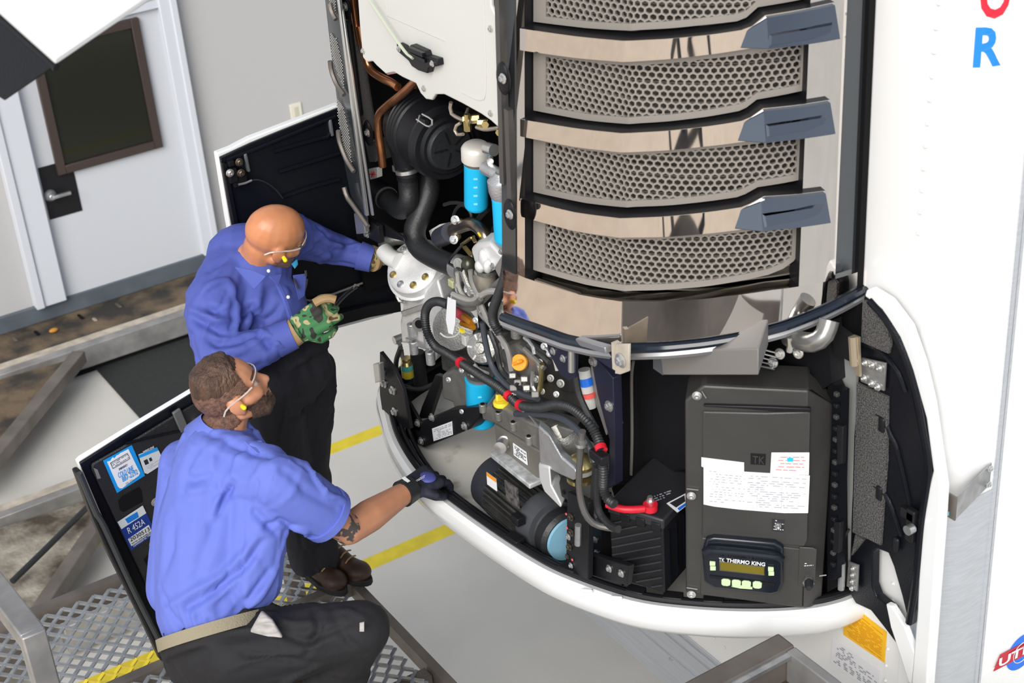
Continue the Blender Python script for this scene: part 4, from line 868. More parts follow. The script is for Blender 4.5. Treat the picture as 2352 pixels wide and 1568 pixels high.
for u, v in ((1158, 690), (1160, 712)): part('flex_boot', MB().corr([AX(u+5, v-30, -.55), AX(u, v, -.56), AX(u-10, v+25, -.56)], .018), MATS['taped_grey'], wl)
part('thin_tube', MB().tube([AX(1046, 642, -.56), AX(1048, 665, -.56), AX(1062, 684, -.57), AX(1082, 690, -.57)], .005, 8).tube([AX(1060, 665, -.57), AX(1075, 685, -.575), AX(1085, 680, -.575)], .006, 8), M_zinc, wl)
part('connector', MB().box(AX(1040, 650, -.55), (.02, .03, .025)), mat('olive_plug', (.45, .45, .25), .4), wl, bev=.003)
for i, (u, v) in enumerate(((1178, 862), (1190, 878), (1210, 890), (1230, 905), (1205, 870), (1180, 890))): part('connector', MB().box(AX(u, v, -.58), (.022, .028, .018), frame(V((.3, .4, 1)))), (M_cast2, M_greyb)[i % 2], wl, bev=.003)
for i, L in enumerate(([(1040, 500), (1048, 480), (1062, 470), (1080, 485), (1084, 505)], [(1020, 470), (1040, 465), (1070, 468)], [(1135, 520), (1130, 540), (1138, 552)], [(1095, 505), (1105, 490), (1118, 478)], [(1098, 508), (1110, 494), (1122, 482)], [(1012, 640), (1010, 700), (1006, 760)])):
    part('lead', MB().tube([AX(u, v, -.40) for u, v in L], .006, 7), M_rubber, wl)
# corrugated conduits
def conduit(L, r, lab, tapes=(), parent=None):
    pts = [AX(*q) if len(q) == 3 else AX(q[0], q[1], -.585) for q in L]
    t = part('wiring_conduit', MB().corr(pts, r), M_rubber); props(t, lab, 'conduit', 'black corrugated conduits')
    P = catmull(pts, .004)
    for u, v, w_ in tapes:
        i = min(range(len(P)), key=lambda k: (P[k]-CAM).normalized().cross((AX(u, v, -.585)-CAM).normalized()).length)
        k = max(2, int(w_/.008)); part('red_tape', MB().tube([P[max(0, i-k)], P[min(len(P)-1, i+k)]], r*1.14, 14), M_red, t)
    return t
conduit([(1030, 700), (1005, 692), (985, 700), (976, 725), (982, 765), (1000, 795), (1025, 810), (1058, 832), (1100, 860), (1140, 885), (1165, 905), (1195, 930), (1240, 936), (1280, 928), (1315, 938), (1350, 968), (1370, 1000), (1382, 1035, -.6)], .0150, 'long corrugated black conduit sweeping across the engine with red tape bands', ((1058, 833, .014), (1167, 911, .016), (1195, 932, .014), (1380, 1030, .016)))
conduit([(1165, 560, -.62), (1164, 600, -.62), (1158, 640, -.62), (1144, 680, -.61), (1132, 715, -.6), (1134, 740, -.59), (1148, 765, -.58)], .0150, 'upright corrugated black conduit below the half hidden blue filter')
conduit([(1384, 1050, -.6), (1386, 1090, -.6), (1386, 1120, -.6), (1396, 1145, -.6), (1412, 1158, -.6)], .0150, 'corrugated black conduit dropping to the battery beside the frame post')
for L, r, lab, m_ in (([(1108, 740), (1116, 790), (1130, 840), (1160, 880), (1200, 905), (1235, 915)], .0095, 'smooth grey hose curving down past the round cast cover', M_hose),
                      ([(1185, 950), (1240, 950), (1290, 960), (1325, 985), (1350, 1020), (1365, 1060)], .0105, 'smooth grey hose arching above the motor bracket', M_hose),
                      ([(1338, 990, -.62), (1334, 1030, -.62), (1330, 1090, -.62), (1333, 1140, -.62), (1345, 1180, -.62), (1370, 1205, -.6), (1425, 1216, -.55)], .0100, 'thin upright grey hose curling behind the battery', mat('hose_brown', (.09, .085, .08), .35)),
                      ([(1372, 1070), (1370, 1130), (1376, 1175), (1400, 1205), (1420, 1215)], .0115, 'black cable bundle beside the upright grey hose', M_rubber),
                      ([(1368, 1060), (1362, 1140), (1368, 1185), (1390, 1210)], .008, 'black cable at the left of the cable bundle', M_rubber),
                      ([(1322, 860), (1330, 905), (1350, 950), (1370, 985)], .0095, 'black braided cable beside the printed white tube', M_rubber)):
    t = part('hose', MB().tube([AX(*q) if len(q) == 3 else AX(q[0], q[1], -.575) for q in L], r, 10), m_); props(t, lab, 'hose')
t = part('hose_clip', MB().cyl(AX(1335, 1016, -.63), -ZA, .017, .010, 14), M_zinc); props(t, 'clip ring on the thin upright hose', 'clip')
pt_ = thing('printed_tube', 'white tube with blue and orange print behind the hinge bracket', 'tube', AX(1348, 880, -.50))
part('tube', MB().tube([AX(1342, 848, -.50), AX(1356, 935, -.50)], .018, 14), M_whitep, pt_); part('blue_print', MB().tube([AX(1345, 868, -.503), AX(1349, 885, -.503)], .0185, 14), M_ublue, pt_); part('orange_print', MB().tube([AX(1352, 902, -.503), AX(1354, 912, -.503)], .0185, 14), M_redp, pt_)
cc = part('cable_clamp', MB().box(AX(1377, 1048, -.61), (.03, .06, .03)), M_black, bev=.004); props(cc, 'black clamp below the red taped end of the long conduit', 'clamp')
tg = part('paper_tag', plate([(1028, 682), (1047, 690), (1046, 740), (1040, 768), (1030, 765), (1024, 735)], PXP(-.61), (.002, .001, 0)), M_paper); props(tg, 'blank white paper tag hanging in front of the wiring', 'tag')
part('tie_wire', MB().tube([AX(1012, 765, -.60), AX(1025, 774, -.60), AX(1045, 772, -.60), AX(1056, 762, -.60)], .003, 7), M_whitep, tg); part('tag_string', MB().tube([AX(1038, 688, -.612), AX(1036, 678, -.6), AX(1042, 670, -.59)], .0015, 5), M_whitep, tg)
part('yellow_tab', MB().box(AX(1061, 759, -.60), (.01, .02, .01)), M_yel, tg)
# gear case with yellow cap
gc = thing('gear_case', 'grey cast generator case with yellow cap and rating plate', 'engine part', AX(1190, 1010, -.52))
part('cover', plate([(1105, 945), (1120, 932), (1158, 940), (1250, 985), (1262, 1005), (1258, 1040), (1245, 1038), (1200, 1012), (1140, 975), (1108, 965)], PXP(-.56), (.14, .08, .02)), M_cast2, gc, bev=.008, seg=2)
part('case', plate([(1135, 975), (1200, 1014), (1248, 1040), (1250, 1095), (1232, 1100), (1170, 1060), (1140, 1030)], PXP(-.545), (.10, .06, 0)), mat('case_taupe', (.235, .225, .195), .45, metal=.5), gc, bev=.006)
for u, v in ((1110, 934), (1146, 952), (1180, 975), (1216, 1008)):
    bs_ = part('bolt_boss', MB().cyl(AX(u, v+12, -.565), ZA, .012, .03, 14), M_cast2, gc, bev=.002); part('boss_bore', MB().cyl(AX(u, v+12, -.565)+ZA*.0295, ZA, .007, .002, 12), M_blackm, bs_)
cp_ = AX(1152, 926, -.545); yc = part('yellow_cap', MB().lathe(cp_-ZA*.008, ZA, [(0, .020), (.004, .026), (.012, .027), (.018, .024), (.019, 0)], 26), M_yel, gc, label='yellow filler cap'); part('cap_wing', MB().box(cp_+ZA*.022, (.012, .036, .022), frame(V((.2, .1, 1)))), M_yel, yc, bev=.003)
part('cap_seat', MB().lathe(cp_-ZA*.014, ZA, [(0, .026), (.006, .030), (.008, .024)], 24), M_engine, gc)
part('drain_plug', MB().lathe(AX(1160, 1012, -.545), V((-.75, -.62, .1)), [(0, .022), (.01, .022), (.012, .018), (.03, .018), (.031, .02), (.05, .02), (.052, 0)], 22), M_zinc, gc)
rpl = part('rating_plate', plate([(1178, 1017), (1208, 1038), (1211, 1068), (1180, 1045)], PXP(-.549), (.002, 0, 0)), M_paper, gc); part('print', bars(MB(), (1180, 1021), (1207, 1041), (1209, 1065), (1181, 1043), PXP(-.5505), 6, .8, V((0, 0, 0)), .5, 4), M_inkd, rpl)
part('base_plate', MB().bar(AX(1140, 1038, -.56), AX(1232, 1112, -.56), .05, .018), mat('white_cast', (.62, .64, .64), .55, metal=.3, var=.4, vs=40), gc, bev=.004)
# silver bell bracket
sb_ = thing('bell_bracket', 'silver cast bell bracket between the gear case and the mount', 'bracket', AX(1290, 1040, -.55))
part('web', plate([(1236, 978), (1262, 1000), (1290, 1050), (1320, 1075), (1330, 1095), (1318, 1105), (1275, 1085), (1240, 1066)], PXP(-.60), (.03, .03, 0)), M_cast, sb_, bev=.006)
part('foot', plate([(1236, 1066), (1262, 1072), (1266, 1115), (1290, 1160), (1288, 1168), (1250, 1130), (1238, 1100)], PXP(-.605), (.06, .05, 0)), mat('cast_white2', (.70, .71, .71), .5, metal=.4), sb_, bev=.006)
part('bell', MB().lathe(AX(1292, 1020, -.54), V((-.4, -.75, .25)), [(-.10, .07), (-.05, .072), (0, .062), (.015, .03), (.016, 0)], 28), M_cast2, sb_)
part('side_wing', plate([(1206, 955), (1255, 970), (1318, 990), (1296, 1008), (1250, 1000)], PXP(-.545), (.06, .04, 0)), M_cast2, sb_, bev=.004)
part('edge', MB().tube([AX(1200, 944, -.58), AX(1212, 950, -.58), AX(1250, 995, -.60)], .003, 6), M_zinc, sb_)
em = thing('engine_mount', 'round brass-coloured rubber mount under the silver bracket', 'mount', AX(1335, 1095, -.56))
part('mount_top', MB().lathe(AX(1334, 1062, -.555), ZA, [(-.012, .040), (0, .042), (.012, .036), (.024, .018), (.026, 0)], 28), M_gold, em); part('mount_rubber', MB().cyl(AX(1334, 1080, -.555), ZA, .040, .022, 28), mat('mount_grey', (.33, .32, .30), .6), em); part('mount_base', MB().cyl(AX(1334, 1100, -.555), ZA, .041, .012, 28), M_gold, em)
part('mount_bracket', plate([(1284, 1108), (1300, 1092), (1326, 1110), (1324, 1162), (1290, 1140)], PXP(-.59), (.02, .02, 0)), M_black, em, bev=.002)
for u, v in ((1295, 1130), (1310, 1141)): part('hole', MB().cyl(AX(u, v, -.5905), -XA, .007, .002, 12), M_blackm, em)
# electric motor
mo = thing('electric_motor', 'black finned electric motor lying in the bottom tray', 'motor', AX(1200, 1150, -.52))
c = AX(1140, 1098, -.52); ax = (AX(1270, 1190, -.52)-c); ax.z = 0; ax = ax.normalized()
part('fan_cowl', MB().lathe(c-ax*.01, ax, [(0, .05), (.004, .075), (.06, .078), (.062, .070)], 36), mat('motor_dark', (.03, .032, .04), .4), mo)
part('housing', MB().lathe(c+ax*.05, ax, [(0, .066), (.16, .066)], 30), M_engine, mo)
fb = MB(); e1, e2, a_ = frame(ax)
for k in range(34):
    t_ = 2*math.pi*k/34; d = e1*math.cos(t_)+e2*math.sin(t_); s_ = e2*math.cos(t_)-e1*math.sin(t_); fb.box(c+ax*.13+d*.071, (.155, .0045, .016), (ax, s_, d))
part('cooling_fins', fb, M_engine, mo, smooth=False, kind='stuff')
part('end_bell', MB().lathe(c+ax*.205, ax, [(0, .076), (.012, .078), (.03, .074), (.05, .07), (.052, .055), (.075, .052)], 36), mat('bell_grey', (.06, .063, .07), .38), mo)
part('coupling', MB().lathe(c+ax*.275, ax, [(0, .066), (.03, .068), (.04, .06)], 32), M_rubber, mo); part('blue_disc', MB().lathe(c+ax*.315, ax, [(0, .056), (.008, .056)], 32), mat('pale_blue', (.25, .50, .66), .4), mo)
for o in mo.children:
    if o.name.split('.')[0] in ('fan_cowl', 'housing', 'cooling_fins', 'end_bell', 'coupling', 'blue_disc'):
        for v in o.data.vertices: v.co = c+V((0, 0, -.012))+(v.co-c)*1.27
for k, (uu, vv) in enumerate(((1160, 1135),)):
    mp_ = part('nameplate', plate([(1158, 1102), (1188, 1122), (1192, 1168), (1163, 1148)], PXP(-.622), (.003, 0, 0)), mat('worn_plate', (.14, .13, .125), .4, col2=(.03, .03, .03), vs=60), mo)
ol = part('warning_sticker', plate([(1117, 1084), (1139, 1100), (1141, 1128), (1119, 1112)], PXP(-.626), (.002, 0, 0)), M_paper, mo); part('sticker_band', plate([(1117, 1084), (1139, 1100), (1139.5, 1108), (1117.5, 1092)], PXP(-.6275), (.001, 0, 0)), M_orange, ol)
part('clip', MB().box(AX(1190, 1192, -.62), (.03, .04, .03)), M_black, mo, bev=.003)
t = part('drain_hose', MB().corr([AX(1130, 1165, -.60), AX(1140, 1152, -.58), AX(1160, 1148, -.55), AX(1185, 1170, -.5), AX(1210, 1200, -.52), AX(1235, 1210, -.55)], .011, .010), M_drain); props(t, 'orange red corrugated drain hose under the black motor', 'hose')

# ================================================================== BATTERY
bt = thing('battery', 'black battery with diagonal ribbed side beside the control box', 'battery', AX(1490, 1280, -.50))
c = AZ(1527, 1362, 1.80); ex = V((.40, -.917, 0)).normalized(); ey = V((.917, .40, 0)).normalized()   # front face runs along ex
top = 2.02; w_ = .175; dpt = .26
A0 = AX(1527, 1362, -.47); fx, fy = A0.x, A0.y
ctr = V((fx, fy, 0))-ex*w_/2*1.0+ey*dpt/2
z0 = A0.z; z1 = AX(1520, 1190, fx).z
part('case', MB().box((ctr.x, ctr.y, (z0+z1-.03)/2), (w_, dpt, z1-z0-.03), (ex, ey, ZA)), M_black, bt, bev=.004)
part('lid', MB().box((ctr.x, ctr.y, z1-.018), (w_+.008, dpt+.008, .036), (ex, ey, ZA)), mat('lid_black', (.022, .022, .026), .4), bt, bev=.006)
mat('rib_black', (.03, .03, .034), .35)
f0 = V((fx, fy, 0))-ey*.0015-ex*w_
for k in range(13):
    b0 = z0-.06+k*.028; a0_, a1_ = .006, w_-.006; sl = .55; lo_, hi_ = z0+.01, z1-.05
    za, zb = b0, b0+sl*(a1_-a0_)
    if za < lo_: a0_ += (lo_-za)/sl; za = lo_
    if zb > hi_: a1_ -= (zb-hi_)/sl; zb = hi_
    if a1_-a0_ > .01: part('diagonal_rib', MB().bar(f0+ex*a0_+ZA*za, f0+ex*a1_+ZA*zb, .004, .008, ey), MATS['rib_black'], bt)
for k in range(5): part('side_rib', MB().box(V((fx, fy, (z0+z1)/2-.02))+ey*(.03+k*.045)+ex*.002, (.006, .008, z1-z0-.07), (ex, ey, ZA)), M_blackg, bt)
for k in range(3): part('lid_rib', MB().box(V((fx, fy, z1-.03))-ey*.004-ex*(.02+.05*k), (.03, .008, .028), (ex, ey, ZA)), M_black, bt, bev=.003)
tp = lambda u, v: AZ(u, v, z1+.001)
lbt = part('lid_label', MB().prism([tp(1531, 1156), (tp(1575, 1133)), tp(1578, 1160), tp(1556, 1177)], (0, 0, .001)), M_paper, bt); part('label_print', MB().prism([tp(1538, 1156), tp(1572, 1138), tp(1574, 1152), tp(1553, 1166)], (0, 0, .0016)), M_inkd, lbt); part('blue_print', MB().prism([tp(1556, 1168), tp(1576, 1155), tp(1577, 1160), tp(1560, 1173)], (0, 0, .0018)), M_ublue, lbt)
part('lid_print', bars(MB(), (1480, 1145), (1540, 1125), (1552, 1136), (1494, 1158), tp, 3, .6, V((0, 0, .001)), .5, 9), M_ink, bt)
tmn = part('terminal', MB().cyl(AZ(1494, 1168, z1), ZA, .012, .03, 14).cyl(AZ(1494, 1168, z1)+ZA*.03, ZA, .008, .012, 6), M_zinc, bt)
cbl = part('battery_cable', MB().tube([AZ(1395, 1158, z1+.02), AZ(1425, 1168, z1+.02), AZ(1450, 1170, z1+.018), AZ(1480, 1168, z1+.016)], .011, 12).cyl(AZ(1494, 1170, z1+.006), ZA, .021, .02, 18), M_red); props(cbl, 'red battery cable clamped to the battery terminal', 'cable')
part('dark_shelf', plate([(1380, 1200), (1430, 1205), (1430, 1345), (1385, 1290)], PXP(-.44), (.05, 0, 0)), M_blackm, ru)

# ================================================================== CONTROL BOX
cx = thing('control_box', 'tall charcoal control box with paper label and display panel', 'control box', AZ(1730, 1380, 1.80))
P0 = AZ(1590, 1375, 1.93)+V((-.02, -.02, 0)); N = V((-.68, -.733, 0)).normalized(); EX = ZA.cross(N).normalized(); EX = -EX if EX.dot(V((.7, -.7, 0))) < 0 else EX
def OB(o=0): return lambda u, v: OP(u, v, P0+N*o, N)
def oplate(pxs, o, th): return plate(pxs, OB(o), -N*th)
part('housing', oplate([(1573, 920), (1615, 884), (1860, 896), (1858, 1000), (1845, 1398), (1780, 1390), (1575, 1362)], 0, .13), M_box, cx, bev=.008, seg=3)
sdf = MB(); rr = [OB(0)(1857, 897), OB(0)(1845, 1397)]; q2 = [OB(-.055)(1916, 930), OB(-.055)(1886, 1392)]
sdf.add([rr[0], rr[1], q2[1], q2[0], rr[0]-N*.1, rr[1]-N*.1, q2[1]-N*.05, q2[0]-N*.05], [(0, 1, 2, 3), (7, 6, 5, 4), (0, 3, 7, 4), (1, 5, 6, 2), (3, 2, 6, 7)])
part('side_bevel', sdf, M_box, cx, bev=.004)
tpz = MB(); tpz.add([OB(0)(1615, 884), OB(0)(1860, 896), OB(-.055)(1916, 930), OB(-.17)(1890, 880), OB(-.17)(1640, 868)], [(0, 1, 2, 3, 4)]); part('top_face', tpz, M_black, cx)
part('front_panel', oplate([(1614, 945), (1760, 948), (1862, 945), (1855, 1240), (1848, 1256), (1612, 1235)], .008, .01), M_box, cx, bev=.006, seg=3)
part('brow', oplate([(1616, 934), (1700, 939), (1780, 945), (1862, 948), (1862, 938), (1760, 934), (1616, 930)], .012, .012), M_black, cx, bev=.003)
part('bottom_panel', oplate([(1612, 1235), (1850, 1262), (1840, 1385), (1790, 1388), (1608, 1366)], .004, .006), M_box, cx, bev=.005)
for u, v in ((1601, 908), (1588, 1138), (1588, 1364)): bolt(cx, OB(.004)(u, v), N, .0085, name='screw', n=10)
for (a, b) in (((1577, 1122), (1604, 1125)), ((1577, 1349), (1602, 1353)), ((1882, 1322), (1898, 1320)), ((1612, 898), (1622, 914))): part('wear_line', MB().bar(OB(.005)(*a), OB(.005)(*b), .003, .002, N), M_zinc, cx)
pl_ = part('paper_label', oplate([(1611, 1050), (1709, 1062), (1709, 1083), (1860, 1092), (1856, 1178), (1800, 1178), (1700, 1170), (1640, 1163), (1616, 1158), (1616, 1073), (1611, 1071)], .010, .001), M_paper, cx, label='white printed wiring label')
part('print', bars(bars(MB(), (1622, 1078), (1712, 1086), (1710, 1160), (1622, 1153), OB(.0108), 13, .35, V(), .28, 3, .3), (1716, 1090), (1852, 1098), (1850, 1170), (1714, 1165), OB(.0108), 15, .45, V(), .35, 4), M_ink, pl_)
part('print_rule', MB().bar(OB(.0107)(1796, 1094), OB(.0107)(1794, 1172), .0008, .0006, N).bar(OB(.0107)(1742, 1090), OB(.0107)(1738, 1168), .0008, .0006, N), M_ink, pl_)
rl_ = part('red_label', oplate([(1772, 1039), (1859, 1039), (1858, 1091), (1769, 1087)], .0115, .001), M_paper, cx, bev=.0004)
part('red_print', bars(MB(), (1782, 1046), (1850, 1046), (1850, 1085), (1780, 1082), OB(.0122), 5, .9, V(), .22, 6, .2), M_redp, rl_)
part('logo', oplate([(1808, 1051), (1822, 1051), (1822, 1060), (1808, 1060)], .0124, .0005), M_blue, rl_); 
em_ = part('embossed_logo', oplate([(1724, 1041), (1759, 1043), (1758, 1068), (1724, 1066)], .0095, .002), M_black, cx)
a, b = OB(.0097)(1728, 1063), OB(.0097)(1756, 1065); text('TK', a, b, .024, M_box, em_, n=N, depth=.002)
tk = part('toggle_plate', oplate([(1773, 1193), (1802, 1195), (1800, 1221), (1773, 1219)], .010, .001), M_inkd, cx); part('toggle', MB().cyl(OB(.011)(1787, 1206), N, .009, .006, 14).capsule(OB(.014)(1787, 1206), OB(.032)(1788, 1212), .003, .005), M_zinc, tk); part('toggle_print', bars(MB(), (1775, 1191), (1801, 1194), (1800, 1220), (1774, 1218), OB(.0115), 4, .4, V(), .3, 2), M_letter, tk)
# display unit
hm = part('display_unit', oplate([(1622, 1238), (1640, 1234), (1780, 1246), (1800, 1258), (1799, 1340), (1790, 1362), (1770, 1366), (1640, 1352), (1618, 1338), (1612, 1270)], .026, .024), M_hmi, cx, bev=.008, seg=3)
part('display_hood', MB().tube([OB(.034)(1618, 1268), OB(.036)(1640, 1262), OB(.036)(1780, 1276), OB(.034)(1796, 1284)], .012, 10), M_hmi, hm)
part('screen', oplate([(1654, 1290), (1755, 1303), (1755, 1319), (1654, 1308)], .030, .002), M_lcd, hm, label='olive display screen')
part('screen_edge', MB().tube([OB(.0305)(u, v) for u, v in ((1653, 1289), (1756, 1302), (1756, 1320), (1653, 1309), (1653, 1289))], .0012, 5, raw=True), M_dsteel, hm)
part('key_bar', oplate([(1630, 1322), (1780, 1340), (1778, 1345), (1632, 1327)], .030, .003), M_black, hm)
a, b = OB(.037)(1668, 1290), OB(.037)(1757, 1300); text('THERMO KING', a, b, .013, M_letter, hm, n=N, bold=.02, label='white THERMO KING lettering')
a, b = OB(.037)(1651, 1289), OB(.037)(1664, 1290); text('TK', a, b, .013, M_letter, hm, n=N)
for u, v in ((1667, 1338), (1691, 1340), (1714, 1342), (1739, 1344)): part('key', oplate([(u-10, v-6), (u-5, v-8), (u+6, v-7), (u+11, v-4), (u+10, v+6), (u+4, v+8), (u-6, v+7), (u-10, v+4)], .034, .006), M_btn, hm, bev=.001)
for u, v, d in ((1636, 1295, 1), (1637, 1306, 1), (1770, 1308, -1), (1771, 1318, -1)): part('key', oplate([(u-6, v-5), (u+7, v-4), (u+7, v+4), (u-6, v+4)], .034, .006), M_btn, hm, bev=.001)
part('key_legend', oplate([(1680, 1347), (1700, 1351), (1728, 1353), (1728, 1349), (1702, 1345)], .033, .004), M_btn, hm)
pn = part('port_panel', oplate([(1836, 1256), (1866, 1258), (1876, 1262), (1872, 1350), (1832, 1346)], .007, .004), M_box, cx, bev=.003)
part('port_nut', MB().cyl(OB(.008)(1857, 1335), N, .017, .008, 6), M_cast2, pn); part('port_knob', MB().lathe(OB(.014)(1858, 1336), N, [(0, .013), (.02, .012), (.03, .008), (.031, 0)], 16), M_rubber, pn)
part('port_print', bars(MB(), (1842, 1292), (1868, 1290), (1868, 1300), (1842, 1302), OB(.0085), 2, .6, V(), .35, 2), M_letter, pn)
# clip strip on the right edge
cs = thing('clip_strip', 'black strip of latches along the right edge of the control box', 'bracket', AX(1925, 1150, -.12))
part('strip', plate([(1912, 890), (1932, 900), (1922, 1330), (1902, 1335)], PXP(-.115), (.03, 0, 0)), M_blackg, cs)
for k in range(16):
    v = 905+k*26; u = 1922-.022*(v-900); part('latch', MB().box(AX(u, v, -.125), (.012, .014, .012)), (M_box, M_black)[k % 2], cs, bev=.002)
part('cover', plate([(1921, 975), (1936, 980), (1934, 1065), (1922, 1068)], PXP(-.13), (.015, 0, 0)), M_black, cs, bev=.002); part('cover', plate([(1915, 1198), (1930, 1200), (1926, 1270), (1912, 1268)], PXP(-.13), (.015, 0, 0)), M_black, cs, bev=.002)
# ================================================================== DOORS
# curbside door, folded back against the trailer front
cdx = thing('side_door', 'open curbside door with black foam-lined inside folded against the trailer front', 'door', AX(1970, 1000, -.04))
D = PXP(-.05)
part('door_skin', plate([(1990, 664), (2035, 692), (2080, 752), (2110, 838), (2132, 930), (2150, 1050), (2161, 1120), (2158, 1180), (2127, 1600), (2090, 1600), (2106, 1400), (2112, 1250), (2120, 1170), (2142, 1080), (2126, 960), (2095, 850), (2066, 775), (2025, 712), (1984, 680)], PXP(-.060), (.035, 0, 0)), M_whiteg, cdx, bev=.006, seg=3)
part('skin_flange', plate([(2034, 1386), (2048, 1392), (2078, 1440), (2101, 1502), (2092, 1575), (2084, 1560), (2062, 1490), (2045, 1440)], PXP(-.055), (.02, 0, 0)), M_whiteg, cdx, bev=.004)
part('liner', plate([(1984, 680), (1994, 674), (2030, 708), (2070, 770), (2098, 845), (2122, 935), (2140, 1050), (2144, 1080), (2130, 1128), (2120, 1180), (2112, 1290), (2102, 1400), (2088, 1440), (2072, 1370), (2052, 1300), (2040, 1270), (2015, 1260), (2004, 1268), (2003, 1345), (2012, 1370), (2034, 1388), (2048, 1400), (2064, 1485), (2030, 1440), (2000, 1402), (1965, 1386), (1950, 1360), (1960, 1000), (1974, 830), (1978, 740)], D, (.03, 0, 0)), M_blackg, cdx, bev=.004)
part('liner_rim', MB().tube([AX(u, v, -.062) for u, v in ((1998, 690), (2036, 735), (2072, 800), (2098, 880), (2118, 980), (2132, 1080), (2116, 1200), (2104, 1330), (2088, 1430))], .010, 8), M_blackg, cdx)
for i, L in enumerate(([(1982, 690), (1998, 694), (2035, 745), (2046, 790), (2040, 812), (1978, 785)], [(1968, 880), (2038, 912), (2036, 1060), (2028, 1160), (2022, 1252), (1998, 1240), (1958, 1222)], [(1964, 1228), (1984, 1240), (1955, 1276)])):
    part('foam_pad', plate(L, PXP(-.058), (.01, 0, 0)), M_foam, cdx)
for i, L in enumerate(([(2015, 950), (2030, 960), (2046, 1000), (2060, 1030), (2090, 1160), (2096, 1240)], [(2010, 1115), (2030, 1130), (2048, 1165), (2070, 1230)], [(1985, 790), (2020, 805), (2060, 850), (2080, 900)])):
    part('pressed_ridge', MB().tube([AX(u, v, -.052) for u, v in L], .007, 8), M_blackg, cdx)
for u, v in ((2026, 975), (2020, 1132), (2058, 1250)): part('pocket', MB().box(AX(u, v, -.058), (.012, .022, .045)), M_black, cdx, bev=.006)
hp_ = part('hinge_plate', plate([(1978, 822), (2034, 834), (2030, 898), (1976, 876)], PXP(-.062), (.006, 0, 0)), mat('dull_zinc', (.34, .34, .335), .45, metal=.6, var=.2, vs=60), cdx, bev=.001)
for u, v in ((1987, 833), (2020, 845), (1985, 868), (2016, 888), (2003, 838), (2002, 880)): bolt(hp_, AX(u, v, -.063), -XA, .0075, n=10)
part('hinge_barrel', MB().tube([AX(1958, 772, -.09), AX(1962, 838, -.09)], .012, 10).bar(AX(1968, 772, -.08), AX(1972, 862, -.08), .008, .016), mat('tan_zinc', (.62, .52, .38), .3, metal=.7), cdx)
part('hinge_arm', plate([(1910, 745), (1950, 775), (1952, 830), (1915, 812)], PXP(-.10), (.02, 0, 0)), M_black, cdx)
hp2 = part('hinge_plate', plate([(1948, 1290), (1971, 1298), (1968, 1358), (1944, 1346)], PXP(-.064), (.006, 0, 0)), MATS['dull_zinc'], cdx, bev=.001)
for k in range(4): bolt(hp2, AX(1959-1*k, 1305+15*k, -.065), -XA, .0055, n=10)
part('hinge_barrel', MB().tube([AX(1934, 1292, -.09), AX(1932, 1352, -.09)], .010, 10), M_galv, cdx)
part('latch', MB().box(AX(2094, 1205, -.066), (.02, .03, .10)).box(AX(2088, 1180, -.066), (.02, .05, .03)), M_black, cdx, bev=.004)
part('latch_pin', MB().cyl(AX(2096, 1212, -.078), -XA, .014, .02, 14), M_galv, cdx)
part('cable', MB().tube([AX(1950, 1215, -.07), AX(1938, 1240, -.08), AX(1935, 1300, -.09)], .004, 7), M_rubber, cdx)
# roadside door, open behind the standing man
YD = .985
rdx = thing('roadside_door', 'open black-lined white door behind the standing bald mechanic', 'door', AY(820, 600, YD))
part('door_skin', plate([(498, 352), (530, 340), (572, 318), (640, 292), (776, 240), (880, 240), (905, 720), (700, 775), (590, 790), (548, 640), (522, 500)], PYP(YD+.012), (0, .03, 0)), M_whiteg, rdx, bev=.004)
part('liner', plate([(506, 362), (575, 330), (640, 303), (776, 249), (880, 249), (922, 716), (850, 729), (780, 748), (700, 772), (600, 792), (560, 660), (530, 500)], PYP(YD), (0, .014, 0)), M_blackg, rdx, bev=.003)
for L in ([(512, 372), (540, 520), (560, 620)], [(517, 374), (545, 520)], [(520, 368), (580, 345), (700, 296), (770, 268)], [(628, 348), (720, 322), (760, 312), (766, 300), (756, 275)], [(560, 350), (572, 395)], [(650, 452), (720, 428), (780, 412)], [(640, 395), (780, 352)], [(690, 745), (780, 715), (850, 700), (915, 690)]):
    part('pressed_ridge', MB().tube([AY(u, v, YD-.004) for u, v in L], .007, 7, step=.04), M_blackg, rdx)
part('rib_pad', MB().bar(AY(562, 352, YD-.006), AY(571, 394, YD-.006), .012, .016, YA).bar(AY(757, 274, YD-.006), AY(763, 312, YD-.006), .012, .016, YA), mat('ribbed_grey', (.10, .11, .12), .35), rdx, bev=.004)
lk = part('lock', MB().box(AY(530, 375, YD-.012), (.022, .02, .02)).box(AY(534, 402, YD-.014), (.03, .025, .05)).box(AY(550, 410, YD-.012), (.05, .02, .05)), M_blackm, rdx, bev=.004)
for u, v, m_ in ((528, 397, M_zinc), (549, 372, M_bronze), (553, 397, M_bronze)): bolt(lk, AY(u, v, YD-.028), -YA, .009, m_)
part('lock_lever', MB().tube([AY(548, 424, YD-.03), AY(562, 421, YD-.03), AY(578, 414, YD-.03)], .004, 7), M_galv, lk)
part('lock_cable', MB().tube([AY(578, 414, YD-.02), AY(600, 414, YD-.02), AY(630, 432, YD-.02), AY(650, 455, YD-.02)], .003, 6), M_rubber, rdx)
part('bottom_flange', plate([(690, 745), (850, 702), (920, 690), (922, 716), (850, 729), (780, 748), (700, 772)], PYP(YD-.02), (0, .02, 0)), M_black, rdx, bev=.003)
part('inner_frame', MB().tube([AY(705, 640, YD-.01), AY(710, 690, YD-.01), AY(860, 640, YD-.01)], .004, 6), M_greyb, rdx)
